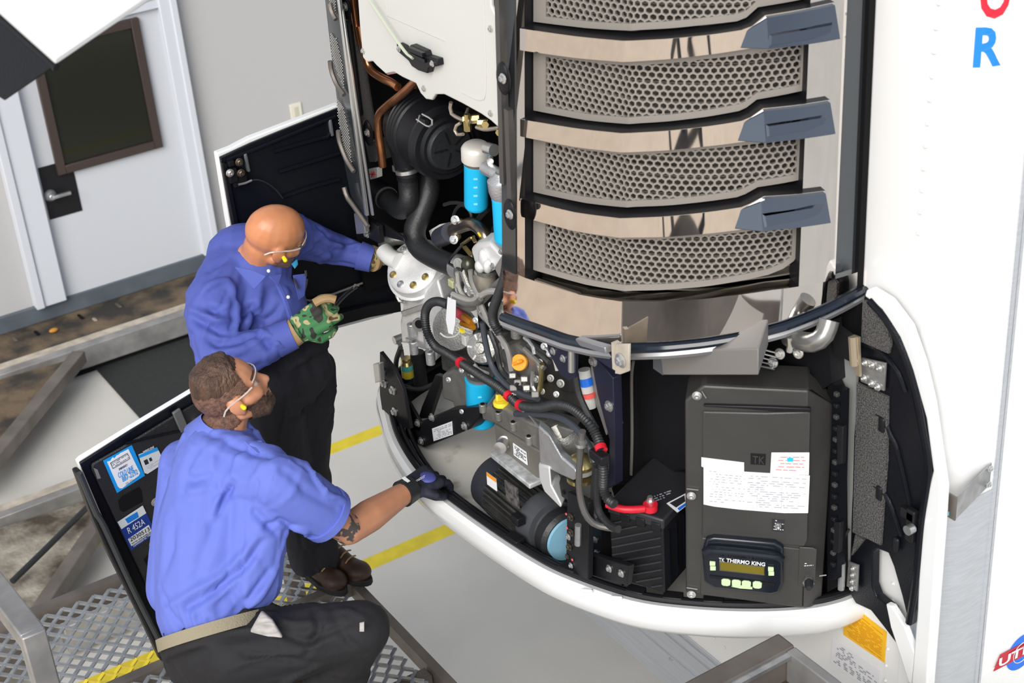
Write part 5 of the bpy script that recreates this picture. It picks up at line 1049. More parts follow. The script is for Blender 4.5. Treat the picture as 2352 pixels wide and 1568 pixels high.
# detached front door leaning behind the crouching man
TL, TR, BL = AD(180, 1060, 4.8), AD(450, 900, 5.0), AZ(390, 1512, ZG+.02)
Nd = (TR-TL).cross(BL-TL).normalized(); Nd = Nd if Nd.dot(CAM-TL) > 0 else -Nd
def OD(o=0): return lambda u, v: OP(u, v, TL+Nd*o, Nd)
fd = thing('front_door', 'black-lined door panel with blue labels standing behind the crouching mechanic', 'door', BL)
part('door_skin', plate([(178, 1060), (186, 1052), (300, 982), (440, 898), (505, 858), (570, 1340), (480, 1500), (392, 1516), (372, 1518)], OD(-.012), -Nd*.02), M_whiteg, fd, bev=.004)
part('liner', plate([(184, 1064), (300, 990), (440, 906), (505, 866), (570, 1340), (480, 1496), (396, 1512), (376, 1516)], OD(-.003), -Nd*.012), M_blackg, fd, bev=.003)
part('edge_channel', plate([(175, 1086), (188, 1080), (214, 1150), (232, 1180), (300, 1320), (398, 1508), (372, 1520), (330, 1430), (240, 1250), (214, 1190)], OD(.03), -Nd*.035), M_black, fd, bev=.006)
part('edge_seal', MB().tube([OD(.035)(u, v) for u, v in ((182, 1086), (222, 1180), (238, 1206), (310, 1360), (385, 1508))], .010, 8), mat('seal_grey', (.035, .04, .042), .4), fd)
part('raised_panel', plate([(212, 1066), (300, 1016), (400, 955), (470, 915), (520, 1100), (540, 1350), (430, 1470), (400, 1480), (330, 1330), (212, 1080)], OD(.008), -Nd*.010), mat('liner_grain', (.016, .016, .018), .45, bump=.3, bs=260), fd, bev=.006)
part('moulded_bar', MB().bar(OD(.012)(404, 942), OD(.012)(424, 988), .03, .012, Nd), mat('bar_grey', (.11, .11, .115), .4), fd, bev=.004)
part('pressed_ridge', MB().tube([OD(.010)(u, v) for u, v in ((290, 1018), (330, 1008), (400, 992), (428, 986))], .005, 7), M_blackg, fd)
part('grab_recess', plate([(272, 1150), (280, 1140), (320, 1118), (326, 1128), (328, 1152), (284, 1176), (276, 1172)], OD(.0095), -Nd*.004), M_blackm, fd); part('grab_recess', plate([(215, 1074), (224, 1078), (232, 1098), (224, 1100)], OD(.0095), -Nd*.004), M_greyb, fd); part('grab_recess', plate([(330, 1285), (345, 1270), (362, 1262), (362, 1300), (345, 1310)], OD(.0095), -Nd*.004), M_blackm, fd)
for u, v in ((454, 968), (357, 1152), (352, 1248)): bolt(fd, OD(.009)(u, v), Nd, .010, M_greyb if u != 454 else M_zinc)
def lab(pxs, o, m_, par, nm='label'): return part(nm, plate(pxs, OD(o), -Nd*.0012), m_, par)
L1 = lab([(237, 1058), (303, 1022), (333, 1092), (269, 1132)], .0105, mat('cyan_label', (.01, .30, .78), .4), fd)
lab([(246, 1060), (250, 1059), (254, 1058), (259, 1050), (264, 1052), (268, 1046), (273, 1044), (277, 1040), (282, 1038), (286, 1036), (290, 1034), (295, 1031), (322, 1086), (319, 1092), (281, 1121), (275, 1121), (271, 1117)], .0113, M_paper, L1, 'label_paper')
part('print', bars(bars(MB(), (255, 1064), (292, 1042), (297, 1052), (260, 1075), OD(.0118), 3, .9, V(), .3, 4), (283, 1112), (314, 1094), (316, 1098), (286, 1116), OD(.0118), 2, .9, V(), .3, 5), M_inkd, L1)
part('print_box', MB().tube([OD(.012)(u, v) for u, v in ((254, 1063), (292, 1041), (298, 1053), (259, 1076), (254, 1063))], .0012, 4, raw=True), M_inkd, L1)
def dtext(s, a, b, h, m_, par, o=.0120): text(s, OD(o)(*a), OD(o)(*b), h, m_, par, n=Nd, depth=.0006)
dtext('EMERGENCY', (274, 1080), (293, 1069), .008, M_inkd, L1)
dtext('COLD LINE', (273, 1098), (307, 1080), .021, MATS['cyan_label'], L1)
dtext('887-2292', (282, 1107), (317, 1088), .021, MATS['cyan_label'], L1)
L2 = lab([(318, 1044), (361, 1027), (375, 1056), (373, 1066), (339, 1088), (332, 1086)], .0105, mat('white_label', (.62, .66, .68), .5), fd)
lab([(320, 1052), (318, 1046), (361, 1027), (364, 1034)], .0112, MATS['cyan_label'], L2, 'label_band')
dtext('THERMO KING', (329, 1041), (354, 1028), .008, M_letter, L2, .0115)
part('print', bars(MB(), (334, 1072), (366, 1054), (370, 1062), (340, 1080), OD(.0114), 3, .9, V(), .3, 4), M_ink, L2); lab([(330, 1058), (338, 1054), (342, 1064), (334, 1068)], .0114, M_inkd, L2, 'pictogram'); lab([(342, 1053), (347, 1050), (350, 1057), (345, 1060)], .0114, M_inkd, L2, 'pictogram')
L3 = lab([(270, 1199), (328, 1161), (359, 1224), (301, 1264)], .0105, M_dblue, fd)
lab([(270, 1199), (328, 1161), (336, 1178), (279, 1215)], .0112, MATS['white_label'], L3, 'label_band')
lab([(287, 1192), (315, 1175), (319, 1187), (294, 1202)], .0118, M_lblue, L3, 'label_patch')
lab([(294, 1238), (342, 1205), (349, 1222), (302, 1254)], .0112, MATS['white_label'], L3, 'label_strip')
dtext('R 452A', (296, 1226), (334, 1203), .026, MATS['white_label'], L3)
dtext('2030513', (300, 1244), (344, 1218), .016, M_inkd, L3)
dtext('POLYOL ESTER BASED OIL', (303, 1250), (347, 1222), .005, M_inkd, L3); dtext('COMPRESSOR OIL TYPE', (307, 1256), (347, 1229), .006, MATS['white_label'], L3)
hb_ = part('hinge', plate([(388, 1490), (412, 1478), (418, 1490), (396, 1506)], OD(.02), -Nd*.02), M_galv, fd, bev=.002); 
for u, v in ((398, 1492), (408, 1486)): bolt(hb_, OD(.022)(u, v), Nd, .006, M_gold)
# white door edge at top left
hd = thing('raised_door', 'white door with black inside jutting into the top left corner', 'door', AD(60, 60, 3.0))
a0, a1, a2, a3, b1, b2 = AD(124, 134, 3.0), AD(350, -20, 3.12), AD(150, -160, 3.35), AD(-60, -30, 3.1), AD(4, 216, 3.06), AD(-80, 165, 3.16)
mb = MB(); dn = (a3-a0).cross(a1-a0).normalized()*.02; dn = dn if dn.z > 0 else -dn
mb.prism([a0, a1, a2, a3], -dn); part('door_skin', mb, M_whiteg, hd, bev=.006, seg=3)
fn2 = (a3-a0).cross(a1-a0).normalized(); fn2 = fn2 if fn2.dot(CAM-a0) > 0 else -fn2
def refl(u, v, k): r = ray(u, v).normalized(); p = OP(u, v, a0, fn2); return p+(r-fn2*2*r.dot(fn2))*k
fl2 = thing('ceiling_light', 'twin fluorescent tube light above the bay', 'light', refl(150, 40, 3.2))
M_tube = mat('fluorescent', (1, .95, .8), .5); nb_ = M_tube.node_tree.nodes['Principled BSDF']; nb_.inputs['Emission Color'].default_value = (1, .86, .55, 1); nb_.inputs['Emission Strength'].default_value = 6
for dx in (0, 14): part('tube', MB().tube([refl(105+dx, 90+dx*.4, 3.2), refl(210+dx, -8+dx*.4, 3.2)], .018, 10), M_tube, fl2)
mb = MB(); mb.prism([a0-dn+V((0, 0, 0)), a3-dn, b2-dn, b1-dn], (a1-a0).normalized()*.03); part('liner', mb, M_blackg, hd, bev=.004)
part('edge_seal', MB().tube([a0-dn*1.3, a0.lerp(a3, .5)-dn*1.3, a3-dn*1.3], .008, 8), M_black, hd)

# ================================================================== PEOPLE
def blob(prims, voxel, smooth, fn=None):
    mb = MB()
    for q in prims:
        if q[0] == 'c': mb.capsule(*q[1:])
        elif q[0] == 'e': mb.sph(q[1], q[2], 18, 12, q[3] if len(q) > 3 else None)
        elif q[0] == 'f': mb.lathe(q[1], V(q[2])-V(q[1]), [(0, q[3]), ((V(q[2])-V(q[1])).length, q[4])], 20)
    me = mb.mesh('tmp', None); ob = bpy.data.objects.new('tmp', me); COL.objects.link(ob)
    # fill: every primitive is closed, so the voxel remesh unites them into one skin
    md = ob.modifiers.new('r', 'REMESH'); md.mode = 'VOXEL'; md.voxel_size = voxel
    if smooth: sm = ob.modifiers.new('s', 'SMOOTH'); sm.factor = .5; sm.iterations = smooth
    dg = bpy.context.evaluated_depsgraph_get(); dg.update()
    out = bpy.data.meshes.new_from_object(ob.evaluated_get(dg)); bpy.data.objects.remove(ob)
    if fn:
        ns = [v.normal.copy() for v in out.vertices]; cs = [v.co.copy() for v in out.vertices]
        for v, p, n in zip(out.vertices, cs, ns): v.co = p+n*fn(p, n)
    for p in out.polygons: p.use_smooth = True
    return out
def putmesh(name, me, m, parent=None, **kw):
    me.materials.clear(); me.materials.append(m); return put(name, me, parent, **kw)
def folds(amp, seed, fs=8.0, d=(.2, -.2, 1)):
    """cloth relief: sporadic thin creases running mostly along d, over a soft swell"""
    o = V((seed*3.1, seed*1.7, seed*.9)); d = V(d).normalized()
    def f(p, n):
        q = (p-d*(p.dot(d)*.62))*fs+o
        wv = V((noise.noise(q*.5), noise.noise(q*.5+V((5, 0, 0))), noise.noise(q*.5+V((0, 5, 0)))))
        m_ = max(0, min(1, noise.noise(p*3.3+o)*2.2+.55))
        r = max(0, 1-abs(noise.noise(q+wv*.9))*5.5); r2 = max(0, 1-abs(noise.noise(q*1.9+wv*.8+V((9, 0, 0))))*4.5)
        return amp*(r*r*(3-2*r)*m_+.45*r2*r2*m_-.28+.55*noise.noise(p*5+o))
    return f
import numpy as np
from mathutils.bvhtree import BVHTree
def creases(me, lines):
    """press explicit cloth folds into a garment: each fold is a polyline found on its surface"""
    n = len(me.vertices); co = np.empty(n*3); me.vertices.foreach_get('co', co); co = co.reshape(-1, 3)
    no = np.array([v.normal[:] for v in me.vertices]); tree = BVHTree.FromPolygons([v.co for v in me.vertices], [p.vertices for p in me.polygons])
    disp = np.zeros(n)
    for pts, wd, amp in lines:
        P = []
        for u, v in pts:
            h = tree.ray_cast(CAM, ray(u, v).normalized())[0]
            if h is not None: P.append(np.array(h[:]))
        if len(P) < 2: continue
        D = np.full(n, 9.0); T = np.zeros(n); L = len(P)-1
        for i in range(L):
            a_, b_ = P[i], P[i+1]; e = b_-a_; t_ = np.clip(((co-a_)@e)/(e@e), 0, 1); d_ = np.linalg.norm(co-(a_+t_[:, None]*e), axis=1)
            m_ = d_ < D; D[m_] = d_[m_]; T[m_] = (i+t_[m_])/L
        fade = np.sin(np.clip(T, .08, .92)*math.pi)**.5
        disp += amp*fade*(np.exp(-(D/wd)**2)-.45*np.exp(-(D/(2.4*wd))**2))
    co = co+no*disp[:, None]; me.vertices.foreach_set('co', co.ravel()); me.update()
    return me
def shell(src, pred, thick, m, name, parent, fn=None):
    """cover made from the faces of src where pred(world point) > 0, lifted along the normals"""
    vals = [pred(v.co) for v in src.vertices]; mb = MB(); idx = {}
    for p in src.polygons:
        if all(vals[i] > 0 for i in p.vertices):
            f = []
            for i in p.vertices:
                if i not in idx:
                    v = src.vertices[i]; idx[i] = len(mb.v); t_ = min(1, vals[i]); mb.v.append(tuple(v.co+v.normal*(thick*t_+.0008+(fn(v.co) if fn else 0)*t_)))
                f.append(idx[i])
            mb.f.append(tuple(f))
    me = bpy.data.meshes.new(name); me.from_pydata(mb.v, [], mb.f)
    for p in me.polygons: p.use_smooth = True
    return putmesh(name, me, m, parent)
class Head:
    def __init__(s, c, f, u):
        s.c = V(c); s.f = V(f).normalized(); u = V(u); s.u = (u-s.f*u.dot(s.f)).normalized(); s.l = s.u.cross(s.f)
        s.ax = (s.f, s.l, s.u)
    def w(s, x, y, z): return s.c+s.f*x+s.l*y+s.u*z
    def loc(s, p): d = p-s.c; return V((d.dot(s.f), d.dot(s.l), d.dot(s.u)))
    def prims(s):
        w = s.w; P = [('e', w(-.005, 0, .02), (.099, .077, .086), s.ax), ('e', w(.035, 0, -.045), (.058, .058, .075), s.ax), ('e', w(.058, 0, -.105), (.028, .03, .024), s.ax),
             ('c', w(.08, 0, .0), w(.103, 0, -.045), .009, .0130), ('c', w(.082, .012, .006), w(.066, .046, .004), .012, .010), ('c', w(.082, -.012, .006), w(.066, -.046, .004), .012, .010), ('c', w(.086, .016, -.080), w(.086, -.016, -.080), .008, .008)]
        for k in (1, -1):
            P += [('c', w(.05, k*.028, -.105), w(-.012, k*.056, -.06), .02, .018), ('e', w(-.008, k*.081, -.016), (.024, .009, .031), s.ax), ('e', w(-.004, k*.079, -.040), (.012, .008, .013), s.ax), ('c', w(.09, k*.011, -.055), w(.088, k*.012, -.053), .009, .009), ('c', w(.06, k*.04, -.04), w(.03, k*.055, -.03), .022, .022)]
        return P
    def extras(s, parent, side=(1, -1)):
        for k in side:
            e = part('eye', MB().sph(s.w(.070, k*.032, -.014), .0115, 14, 10), MATS.get('eye_white') or mat('eye_white', (.55, .52, .49), .3), parent); part('iris', MB().sph(s.w(.0770, k*.032, -.0145), .0066, 10, 8), M_hair, e)
        g = part('safety_glasses', MB().quadgrid([[s.w(.100-.9*y_*y_*8-(.01 if abs(y_) > .06 else 0), y_, .010-.0*i) if i == 0 else s.w(.098-.9*y_*y_*8, y_, -.034) for y_ in [k*.0065 for k in range(-11, 12)]] for i in (0, 1)]), M_lens, parent)
        for k in (1, -1): part('temple', MB().tube([s.w(.062, k*.073, .004), s.w(.03, k*.082, .004), s.w(-.015, k*.085, .006), s.w(-.045, k*.080, -.004), s.w(-.055, k*.076, -.016)], .0028, 7), M_frame, g)
        part('brow_bar', MB().tube([s.w(.101-.9*y_*y_*8, y_, .011) for y_ in [k*.013 for k in range(-5, 6)]], .0022, 6), M_frame, g)
        for k in (1, -1): part('earplug', MB().capsule(s.w(.006, k*.084, -.018), s.w(.009, k*.100, -.019), .0065, .0075, 12), M_plug, parent)
def hand(wr, d, up, side, curl=.9, spread=1.0, s=1.0):
    """glove-sized hand: wrist point, pointing direction, back-of-hand normal; thumb on the given side; returns prims"""
    d = V(d).normalized(); up = V(up); up = (up-d*up.dot(d)).normalized(); t = d.cross(up)*side; P = []
    kn = [wr+d*(.092*s)+t*(y_*s) for y_ in (.034, .011, -.012, -.034)]
    for i, k in enumerate(kn): P.append(('c', wr+d*.012+t*((.024, .008, -.008, -.024)[i]*s), k, .020*s, .0165*s))
    P.append(('e', wr+d*.05*s-up*.006, (.05*s, .038*s, .018*s), (d, t, up)))
    for i, k in enumerate(kn):
        L = (.040, .046, .042, .033)[i]*s; a = curl*.75; q = k; dd = d
        for j, (l_, r0, r1) in enumerate(((L, .0125, .0115), (L*.68, .0115, .0105), (L*.55, .0105, .0085))):
            ang = curl*(.7, 1.55, 2.25)[j]+.06*i; dd = d*math.cos(ang)-up*math.sin(ang)+t*((1.5-i)*.07*spread); q2 = q+dd.normalized()*l_
            P.append(('c', q, q2, r0*s, r1*s)); q = q2
    b = wr+d*.025*s+t*.030*s; m1 = b+(d*.55+t*.75-up*.25).normalized()*.042*s; m2 = m1+(d*.85+t*.15-up*.45).normalized()*.034*s; m3 = m2+(d*.8-t*.25-up*.5).normalized()*.026*s
    P += [('c', b, m1, .018*s, .0145*s), ('c', m1, m2, .0140*s, .012*s), ('c', m2, m3, .012*s, .010*s)]
    return P
def boot(parent, heel, toe, zf=ZG):
    h, t = V(heel), V(toe); d = (t-h); d.z = 0; d = d.normalized(); h.z = t.z = zf; t = h+d*.27; s_ = V((-d.y, d.x, 0))
    me = blob([('c', h+d*.045+ZA*.055, t-d*.055+ZA*.045, .042, .040), ('e', t-d*.055+ZA*.045, (.055, .048, .036), (d, s_, ZA)), ('c', h+d*.05+ZA*.05, h+d*.03+ZA*.19, .044, .052), ('c', h+d*.06+ZA*.10, t-d*.10+ZA*.055, .04, .035)], .007, 4)
    b = putmesh('boot', me, M_boot, parent); sl = MB(); pr = []
    for k in range(20):
        a = 2*math.pi*k/20; ww = .052 if math.cos(a) > 0 else .042; c_ = h.lerp(t, .5); pr.append(c_+d*(math.cos(a)*.142)+s_*(math.sin(a)*ww))
    sl.prism([p+ZA*.004 for p in pr], ZA*.026); part('boot_sole', sl, M_sole, b, bev=.004)
    for k in range(4): part('lace', MB().tube([t-d*(.085+.022*k)+s_*.028+ZA*(.085+.016*k), t-d*(.085+.022*k)+ZA*(.095+.017*k), t-d*(.085+.022*k)-s_*.028+ZA*(.085+.016*k)], .003, 6), M_tan, b)
# ------------------------------------------------ the standing bald man
Q = lambda u, v, d: AD(u, v, d)
h1 = Head(Q(632, 537, 5.0), (.90, -.08, -.22), (.06, -.42, .90))
pel, wai, che, upb, nek = Q(655, 845, 5.22), Q(612, 775, 5.20), Q(572, 690, 5.16), Q(562, 600, 5.18), Q(590, 610, 5.10)
rs, re, rw = Q(492, 690, 5.00), Q(498, 842, 4.92), Q(668, 768, 4.93)
ls, le, lw = Q(672, 545, 5.22), Q(775, 572, 5.40), Q(850, 594, 5.40)
rh, rk, ra = Q(618, 872, 5.14), Q(660, 1085, 5.48), AZ(706, 1282, ZG+.10)
lh, lk_, la = Q(692, 850, 5.30), Q(706, 1070, 5.58), AZ(738, 1278, ZG+.10)
body = [*h1.prims(), ('c', h1.w(-.035, .0, -.05), nek, .058, .062), ('c', nek, che, .09, .13), ('c', che, wai, .13, .12), ('c', wai, pel, .12, .12), ('c', upb, rs, .07, .055), ('c', rs, re, .05, .042), ('c', re, rw, .042, .030), ('c', upb, ls, .07, .055), ('c', ls, le, .05, .042), ('c', le, lw, .042, .03), ('c', rh, rk, .075, .055), ('c', rk, ra, .052, .04), ('c', lh, lk_, .075, .055), ('c', lk_, la, .052, .04), ('c', pel, rh, .10, .08), ('c', pel, lh, .10, .08)]
me = blob(body, .0055, 3); p1 = putmesh('person', me, M_skin); props(p1, 'bald man in a blue long-sleeved shirt leaning over the engine, holding a small tool', 'person')
h1.extras(p1)
def stub(p):
    q = h1.loc(p); return min(1, (-.055-q.z+.25*max(0, q.x-.02))*40) if q.x > -.0 and abs(q.y) < .085 and q.z > -.135 else -1
shell(me, stub, .0015, M_stub, 'stubble', p1)
sh = [('c', nek+V((0, 0, -.03)), che, .115, .165), ('c', upb, che, .135, .165), ('c', che, wai, .165, .152), ('c', wai, pel.lerp(wai, .45), .152, .158), ('c', upb, rs, .12, .088), ('c', upb, ls, .11, .078), ('c', rs, rs.lerp(re, .5), .088, .078), ('c', rs.lerp(re, .5), re, .078, .068), ('c', re, re.lerp(rw, .5), .068, .062), ('f', re.lerp(rw, .45), rw, .062, .046), ('c', ls, le, .075, .060), ('f', le, lw, .058, .044), ('c', che, Q(520, 760, 5.06), .14, .11), ('c', che, Q(640, 700, 5.12), .13, .10), ('c', Q(520, 760, 5.06), Q(570, 825, 5.1), .11, .10)]
me2 = creases(blob(sh, .007, 5, folds(.013, 2, 8.0, (.6, .3, .5))), [([(542, 617), (513, 693), (505, 722)], 0.008, -0.007), ([(429, 693), (491, 715), (558, 722), (582, 704)], 0.014, -0.026), ([(440, 712), (500, 738), (570, 742)], 0.014, 0.022), ([(446, 729), (504, 764), (576, 773)], 0.014, -0.022), ([(442, 769), (500, 791), (558, 782), (590, 760)], 0.014, -0.02), ([(440, 790), (505, 815), (560, 800)], 0.014, 0.016), ([(576, 702), (590, 730), (610, 738), (630, 722), (643, 702)], 0.012, -0.02), ([(585, 769), (616, 795), (647, 831)], 0.013, -0.022), ([(600, 760), (640, 785), (665, 800)], 0.012, 0.016), ([(612, 782), (643, 778), (670, 795)], 0.011, -0.016), ([(531, 590), (482, 621), (437, 639)], 0.016, -0.014), ([(520, 640), (470, 660), (425, 668)], 0.015, 0.013), ([(455, 831), (510, 815), (560, 830)], 0.013, -0.016), ([(732, 523), (759, 550), (804, 555)], 0.011, -0.016), ([(723, 559), (768, 577), (820, 572)], 0.011, -0.018), ([(714, 586), (759, 604), (808, 608)], 0.011, -0.016), ([(740, 540), (780, 565), (830, 562)], 0.011, 0.014), ([(643, 608), (661, 670), (672, 735)], 0.009, 0.008), ([(480, 520), (440, 590), (418, 640)], 0.02, -0.014), ([(560, 640), (540, 700), (530, 760)], 0.014, -0.012), ([(600, 660), (590, 700), (560, 750)], 0.014, 0.012)]); s1 = putmesh('shirt', me2, M_shirt1, p1)
def band(c, ax, r0, r1, L, m_, parent, name, bevel=.003): return part(name, MB().lathe(V(c), V(ax), [(0, r0*.9), (0, r0), (L, r1), (L, r1*.9)], 28), m_, parent)
band(rw+(re-rw).normalized()*.055, rw-re, .055, .050, .062, M_shirt1, s1, 'cuff'); band(lw+(le-lw).normalized()*.04, lw-le, .051, .046, .05, M_shirt1, s1, 'cuff')
# collar: a stand plus two points
def collar(hd_, nek_, m_, par, flaps, drop=.05, r=.082):
    axn = (hd_.w(-.03, 0, -.05)-nek_).normalized(); e1, e2, a_ = frame(axn); mb = MB(); rows = [[], [], []]
    f0 = (hd_.f-axn*hd_.f.dot(axn)).normalized(); l0 = axn.cross(f0)
    for k in range(33):
        t_ = math.radians(18+k*(324/32)); d = f0*math.cos(t_)+l0*math.sin(t_)
        rows[0].append(nek_+axn*.006+d*(r*.98)); rows[1].append(nek_+axn*.046+d*(r*.88)); rows[2].append(nek_-axn*(.010)+d*(r*1.32))
    mb.quadgrid(rows); o_ = part('collar', mb, m_, par); md = o_.modifiers.new('s', 'SOLIDIFY'); md.thickness = .004
    for pts in flaps:
        pts = [p+(CAM-p).normalized()*.012 for p in pts]; f_ = MB(); f_.prism(pts, (nek_-hd_.c).normalized()*.006); part('collar_point', f_, m_, o_, bev=.002)
    return o_
collar(h1, nek, M_shirt1, s1, [[Q(540, 612, 4.86), Q(575, 618, 4.84), Q(612, 634, 4.84), Q(585, 663, 4.835)], [Q(618, 634, 4.85), Q(648, 628, 4.88), Q(640, 655, 4.88)]])
part('placket', MB().tube([Q(632, 640, 4.945), Q(655, 690, 4.945), Q(672, 745, 4.985)], .009, 6), M_shirt1, s1)
for u, v, d in ((617, 622, 4.84), (662, 682, 4.925), (672, 730, 4.96)): part('button', MB().sph(Q(u, v, d), (.006, .006, .006)), M_paper, s1)
pk = part('pocket', MB().prism([Q(672, 632, 4.955), Q(704, 628, 4.985), Q(700, 680, 4.995), Q(686, 690, 4.97)], (.004, .006, -.003)), M_shirt1, s1, bev=.002)
part('pen', MB().tube([Q(675, 640, 4.948), Q(686, 663, 4.955)], .0035, 7).tube([Q(702, 621, 4.97), Q(703, 634, 4.975)], .004, 7), M_inkd, pk)
part('name_patch', MB().prism([Q(669, 606, 5.03), Q(682, 595, 5.05), Q(684, 607, 5.04), Q(677, 617, 5.02)], (.004, .006, -.003)), mat('patch_cyan', (.05, .42, .72), .6), s1)
pn_ = [('f', wai.lerp(pel, .50), pel, .166, .172), ('c', pel, rh, .150, .120), ('c', pel, lh, .145, .112), ('c', rh, rk, .118, .088), ('c', rk, ra, .088, .070), ('c', lh, lk_, .112, .084), ('c', lk_, la, .084, .068)]
putmesh('trousers', creases(blob(pn_, .009, 5, folds(.014, 5, 7, (.1, .1, 1))), [([(643, 853), (656, 925), (643, 1000), (645, 1090)], 0.01, -0.012), ([(700, 830), (716, 920), (712, 1000)], 0.016, 0.012), ([(740, 900), (700, 940), (660, 960)], 0.014, -0.014), ([(735, 1050), (700, 1090), (670, 1100)], 0.014, -0.012), ([(750, 1150), (720, 1180), (690, 1210)], 0.014, -0.014)]), M_pants, p1)
part('key_fob', MB().capsule(Q(456, 838, 4.98), Q(458, 850, 4.98), .008, .008), M_redp, p1)
boot(p1, AZ(728, 1290, ZG), AZ(800, 1322, ZG)); boot(p1, AZ(690, 1300, ZG), AZ(742, 1335, ZG))
hdv = Q(775, 700, 4.93)-rw
g1 = putmesh('glove', blob([('f', rw+(re-rw).normalized()*.012, rw+hdv.normalized()*.03, .040, .036), *hand(rw+hdv.normalized()*.02, hdv, V((-.15, -.75, .35)), 1, .85, 1, 1.05)], .0038, 2), M_camo, p1)
part('glove_cuff', MB().lathe(rw+hdv.normalized()*.0, hdv, [(0, .043), (0, .046), (.022, .044), (.022, .041)], 24), M_tan, g1)
part('palm_patch', MB().tube([Q(722, 696, 4.89), Q(738, 687, 4.89), Q(756, 684, 4.895), Q(770, 688, 4.90)], .014, 10), M_tan, g1, label='tan leather thumb of the glove')
hl = V((.5, .12, -.1))
g2 = putmesh('glove', blob([('f', lw+(le-lw).normalized()*.01, lw+hl.normalized()*.03, .040, .036), *hand(lw+hl.normalized()*.02, hl, V((-.3, -.2, .9)), -1, .55, 1, 1.05)], .0038, 2), M_camo, p1)
part('glove_cuff', MB().lathe(lw+hl.normalized()*.004, hl, [(0, .043), (0, .047), (.016, .045), (.016, .041)], 24), M_tan, g2)
tl_ = thing('hand_tool', 'thin wire hand tool held in the camouflage glove', 'tool', Q(775, 690, 4.90))
part('shaft', MB().tube([Q(768, 700, 4.88), Q(790, 676, 4.93), Q(816, 656, 4.98)], .0028, 7).tube([Q(772, 704, 4.88), Q(794, 680, 4.93), Q(820, 660, 4.98)], .0028, 7), mat('tool_steel', (.20, .20, .20), .3, metal=.9), tl_)
part('tip', MB().tube([Q(810, 662, 4.97), Q(818, 652, 4.98), Q(824, 655, 4.985)], .004, 7), M_dsteel, tl_)
# ------------------------------------------------ the crouching man
h2 = Head(Q(527, 895, 4.62), (.80, -.14, .40), (-.42, .06, .9))
nek = Q(512, 1000, 4.68); upb = Q(508, 1075, 4.68); mid = Q(486, 1220, 4.68); wai = Q(482, 1390, 4.66); pel = Q(505, 1480, 4.64)
rs, re, rw = Q(636, 1105, 4.54), Q(800, 1216, 4.74), Q(938, 1126, 4.97)
ls, le, lw = Q(425, 1065, 4.80), Q(420, 1240, 4.98), Q(560, 1290, 5.12)
rh, rk, ra = Q(545, 1500, 4.58), Q(828, 1447, 4.56), AZ(690, 1690, ZG+.10)
lh, lk_, la = Q(470, 1510, 4.74), Q(660, 1530, 4.98), AZ(520, 1640, ZG+.10)
body = [*h2.prims(), ('c', h2.w(-.03, 0, -.05), nek, .058, .064), ('c', nek, upb, .08, .12), ('c', upb, mid, .12, .13), ('c', mid, wai, .13, .12), ('c', wai, pel, .12, .12), ('c', upb, rs, .07, .055), ('c', rs, re, .052, .046), ('c', re, re.lerp(rw, .35), .048, .052), ('c', re.lerp(rw, .35), rw, .052, .034), ('c', upb, ls, .07, .055), ('c', ls, le, .05, .042), ('c', le, lw, .042, .03), ('c', rh, rk, .075, .055), ('c', rk, ra, .052, .04), ('c', lh, lk_, .075, .055), ('c', lk_, la, .052, .04), ('c', pel, rh, .10, .08), ('c', pel, lh, .10, .08)]
body += hand(lw, V((.6, .3, -.1)), V((0, -.3, 1)), -1, .5)
me = blob(body, .0055, 3); p2 = putmesh('person', me, M_skin2); props(p2, 'bearded man in a light blue short-sleeved shirt crouching and reaching for the tray rim', 'person')
h2.extras(p2)
def hairp(p):
    q = h2.loc(p); line = .030+.22*max(0, -q.x-.02) if q.x < .05 else .062+.5*(q.x-.05)
    return min(1, (q.z-line)*18)
def fadep(p):
    q = h2.loc(p)
    if q.x > .052-.35*max(0, -q.z): return -1
    if q.z < -.085 or (abs(q.y) > .074 and -.045 < q.z < .014 and -.04 < q.x < .02): return -1
    if q.x > -.025 and q.z < .0: return -1
    return min(1, (q.z+.085)*60)
def beardp(p):
    q = h2.loc(p)
    if q.x < -.01 or q.z < -.14 or (abs(q.y) > .066 and q.x < .032): return -1
    top = -.052 if q.x < .075 else -.066
    if abs(q.y) < .02 and q.x > .08 and -.09 < q.z < -.072: return -1
    a = (top-q.z)*50
    if q.x < .03: a = max(a, min((.03-q.x)*60, (-.012-q.z)*50))
    return min(1, a)
shell(me, fadep, .004, M_fade, 'short_hair', p2, lambda p: .0015*noise.noise(p*120))
shell(me, hairp, .018, M_hair, 'hair', p2, lambda p: .006*noise.noise(V((p.x*35, p.y*35, p.z*18)))+.004*noise.noise(p*90))
shell(me, beardp, .0055, M_beard, 'beard', p2, lambda p: .003*noise.noise(p*110))
part('eyebrow', MB().capsule(h2.w(.088, -.018, .014), h2.w(.072, -.048, .012), .005, .004), M_beard, p2); part('eyebrow', MB().capsule(h2.w(.088, .018, .014), h2.w(.072, .048, .012), .005, .004), M_beard, p2)
tc_ = Q(783, 1208, 4.70)
def tat(p): return min(1, (.062-(p-tc_).length)*60)
shell(me, tat, .0006, mat('forearm_ink', (.50, .24, .15), .5, col2=(.07, .06, .055), vs=42, vlo=.47, vhi=.53), 'tattoo', p2)
sh = [('c', nek+V((0, 0, -.04)), upb, .10, .150), ('c', upb, mid, .150, .172), ('c', mid, wai, .172, .165), ('c', wai, wai.lerp(pel, .35), .165, .160), ('c', upb, rs, .13, .088), ('c', upb, ls, .13, .085), ('c', ls, Q(408, 1350, 4.72), .085, .10), ('c', Q(600, 1130, 4.60), Q(575, 1330, 4.60), .095, .095), ('c', Q(408, 1350, 4.72), Q(450, 1430, 4.68), .085, .10), ('f', rs, rs.lerp(re, .70), .094, .086), ('c', rs, rs.lerp(re, .4), .090, .086), ('c', ls, ls.lerp(le, .6), .085, .08)]
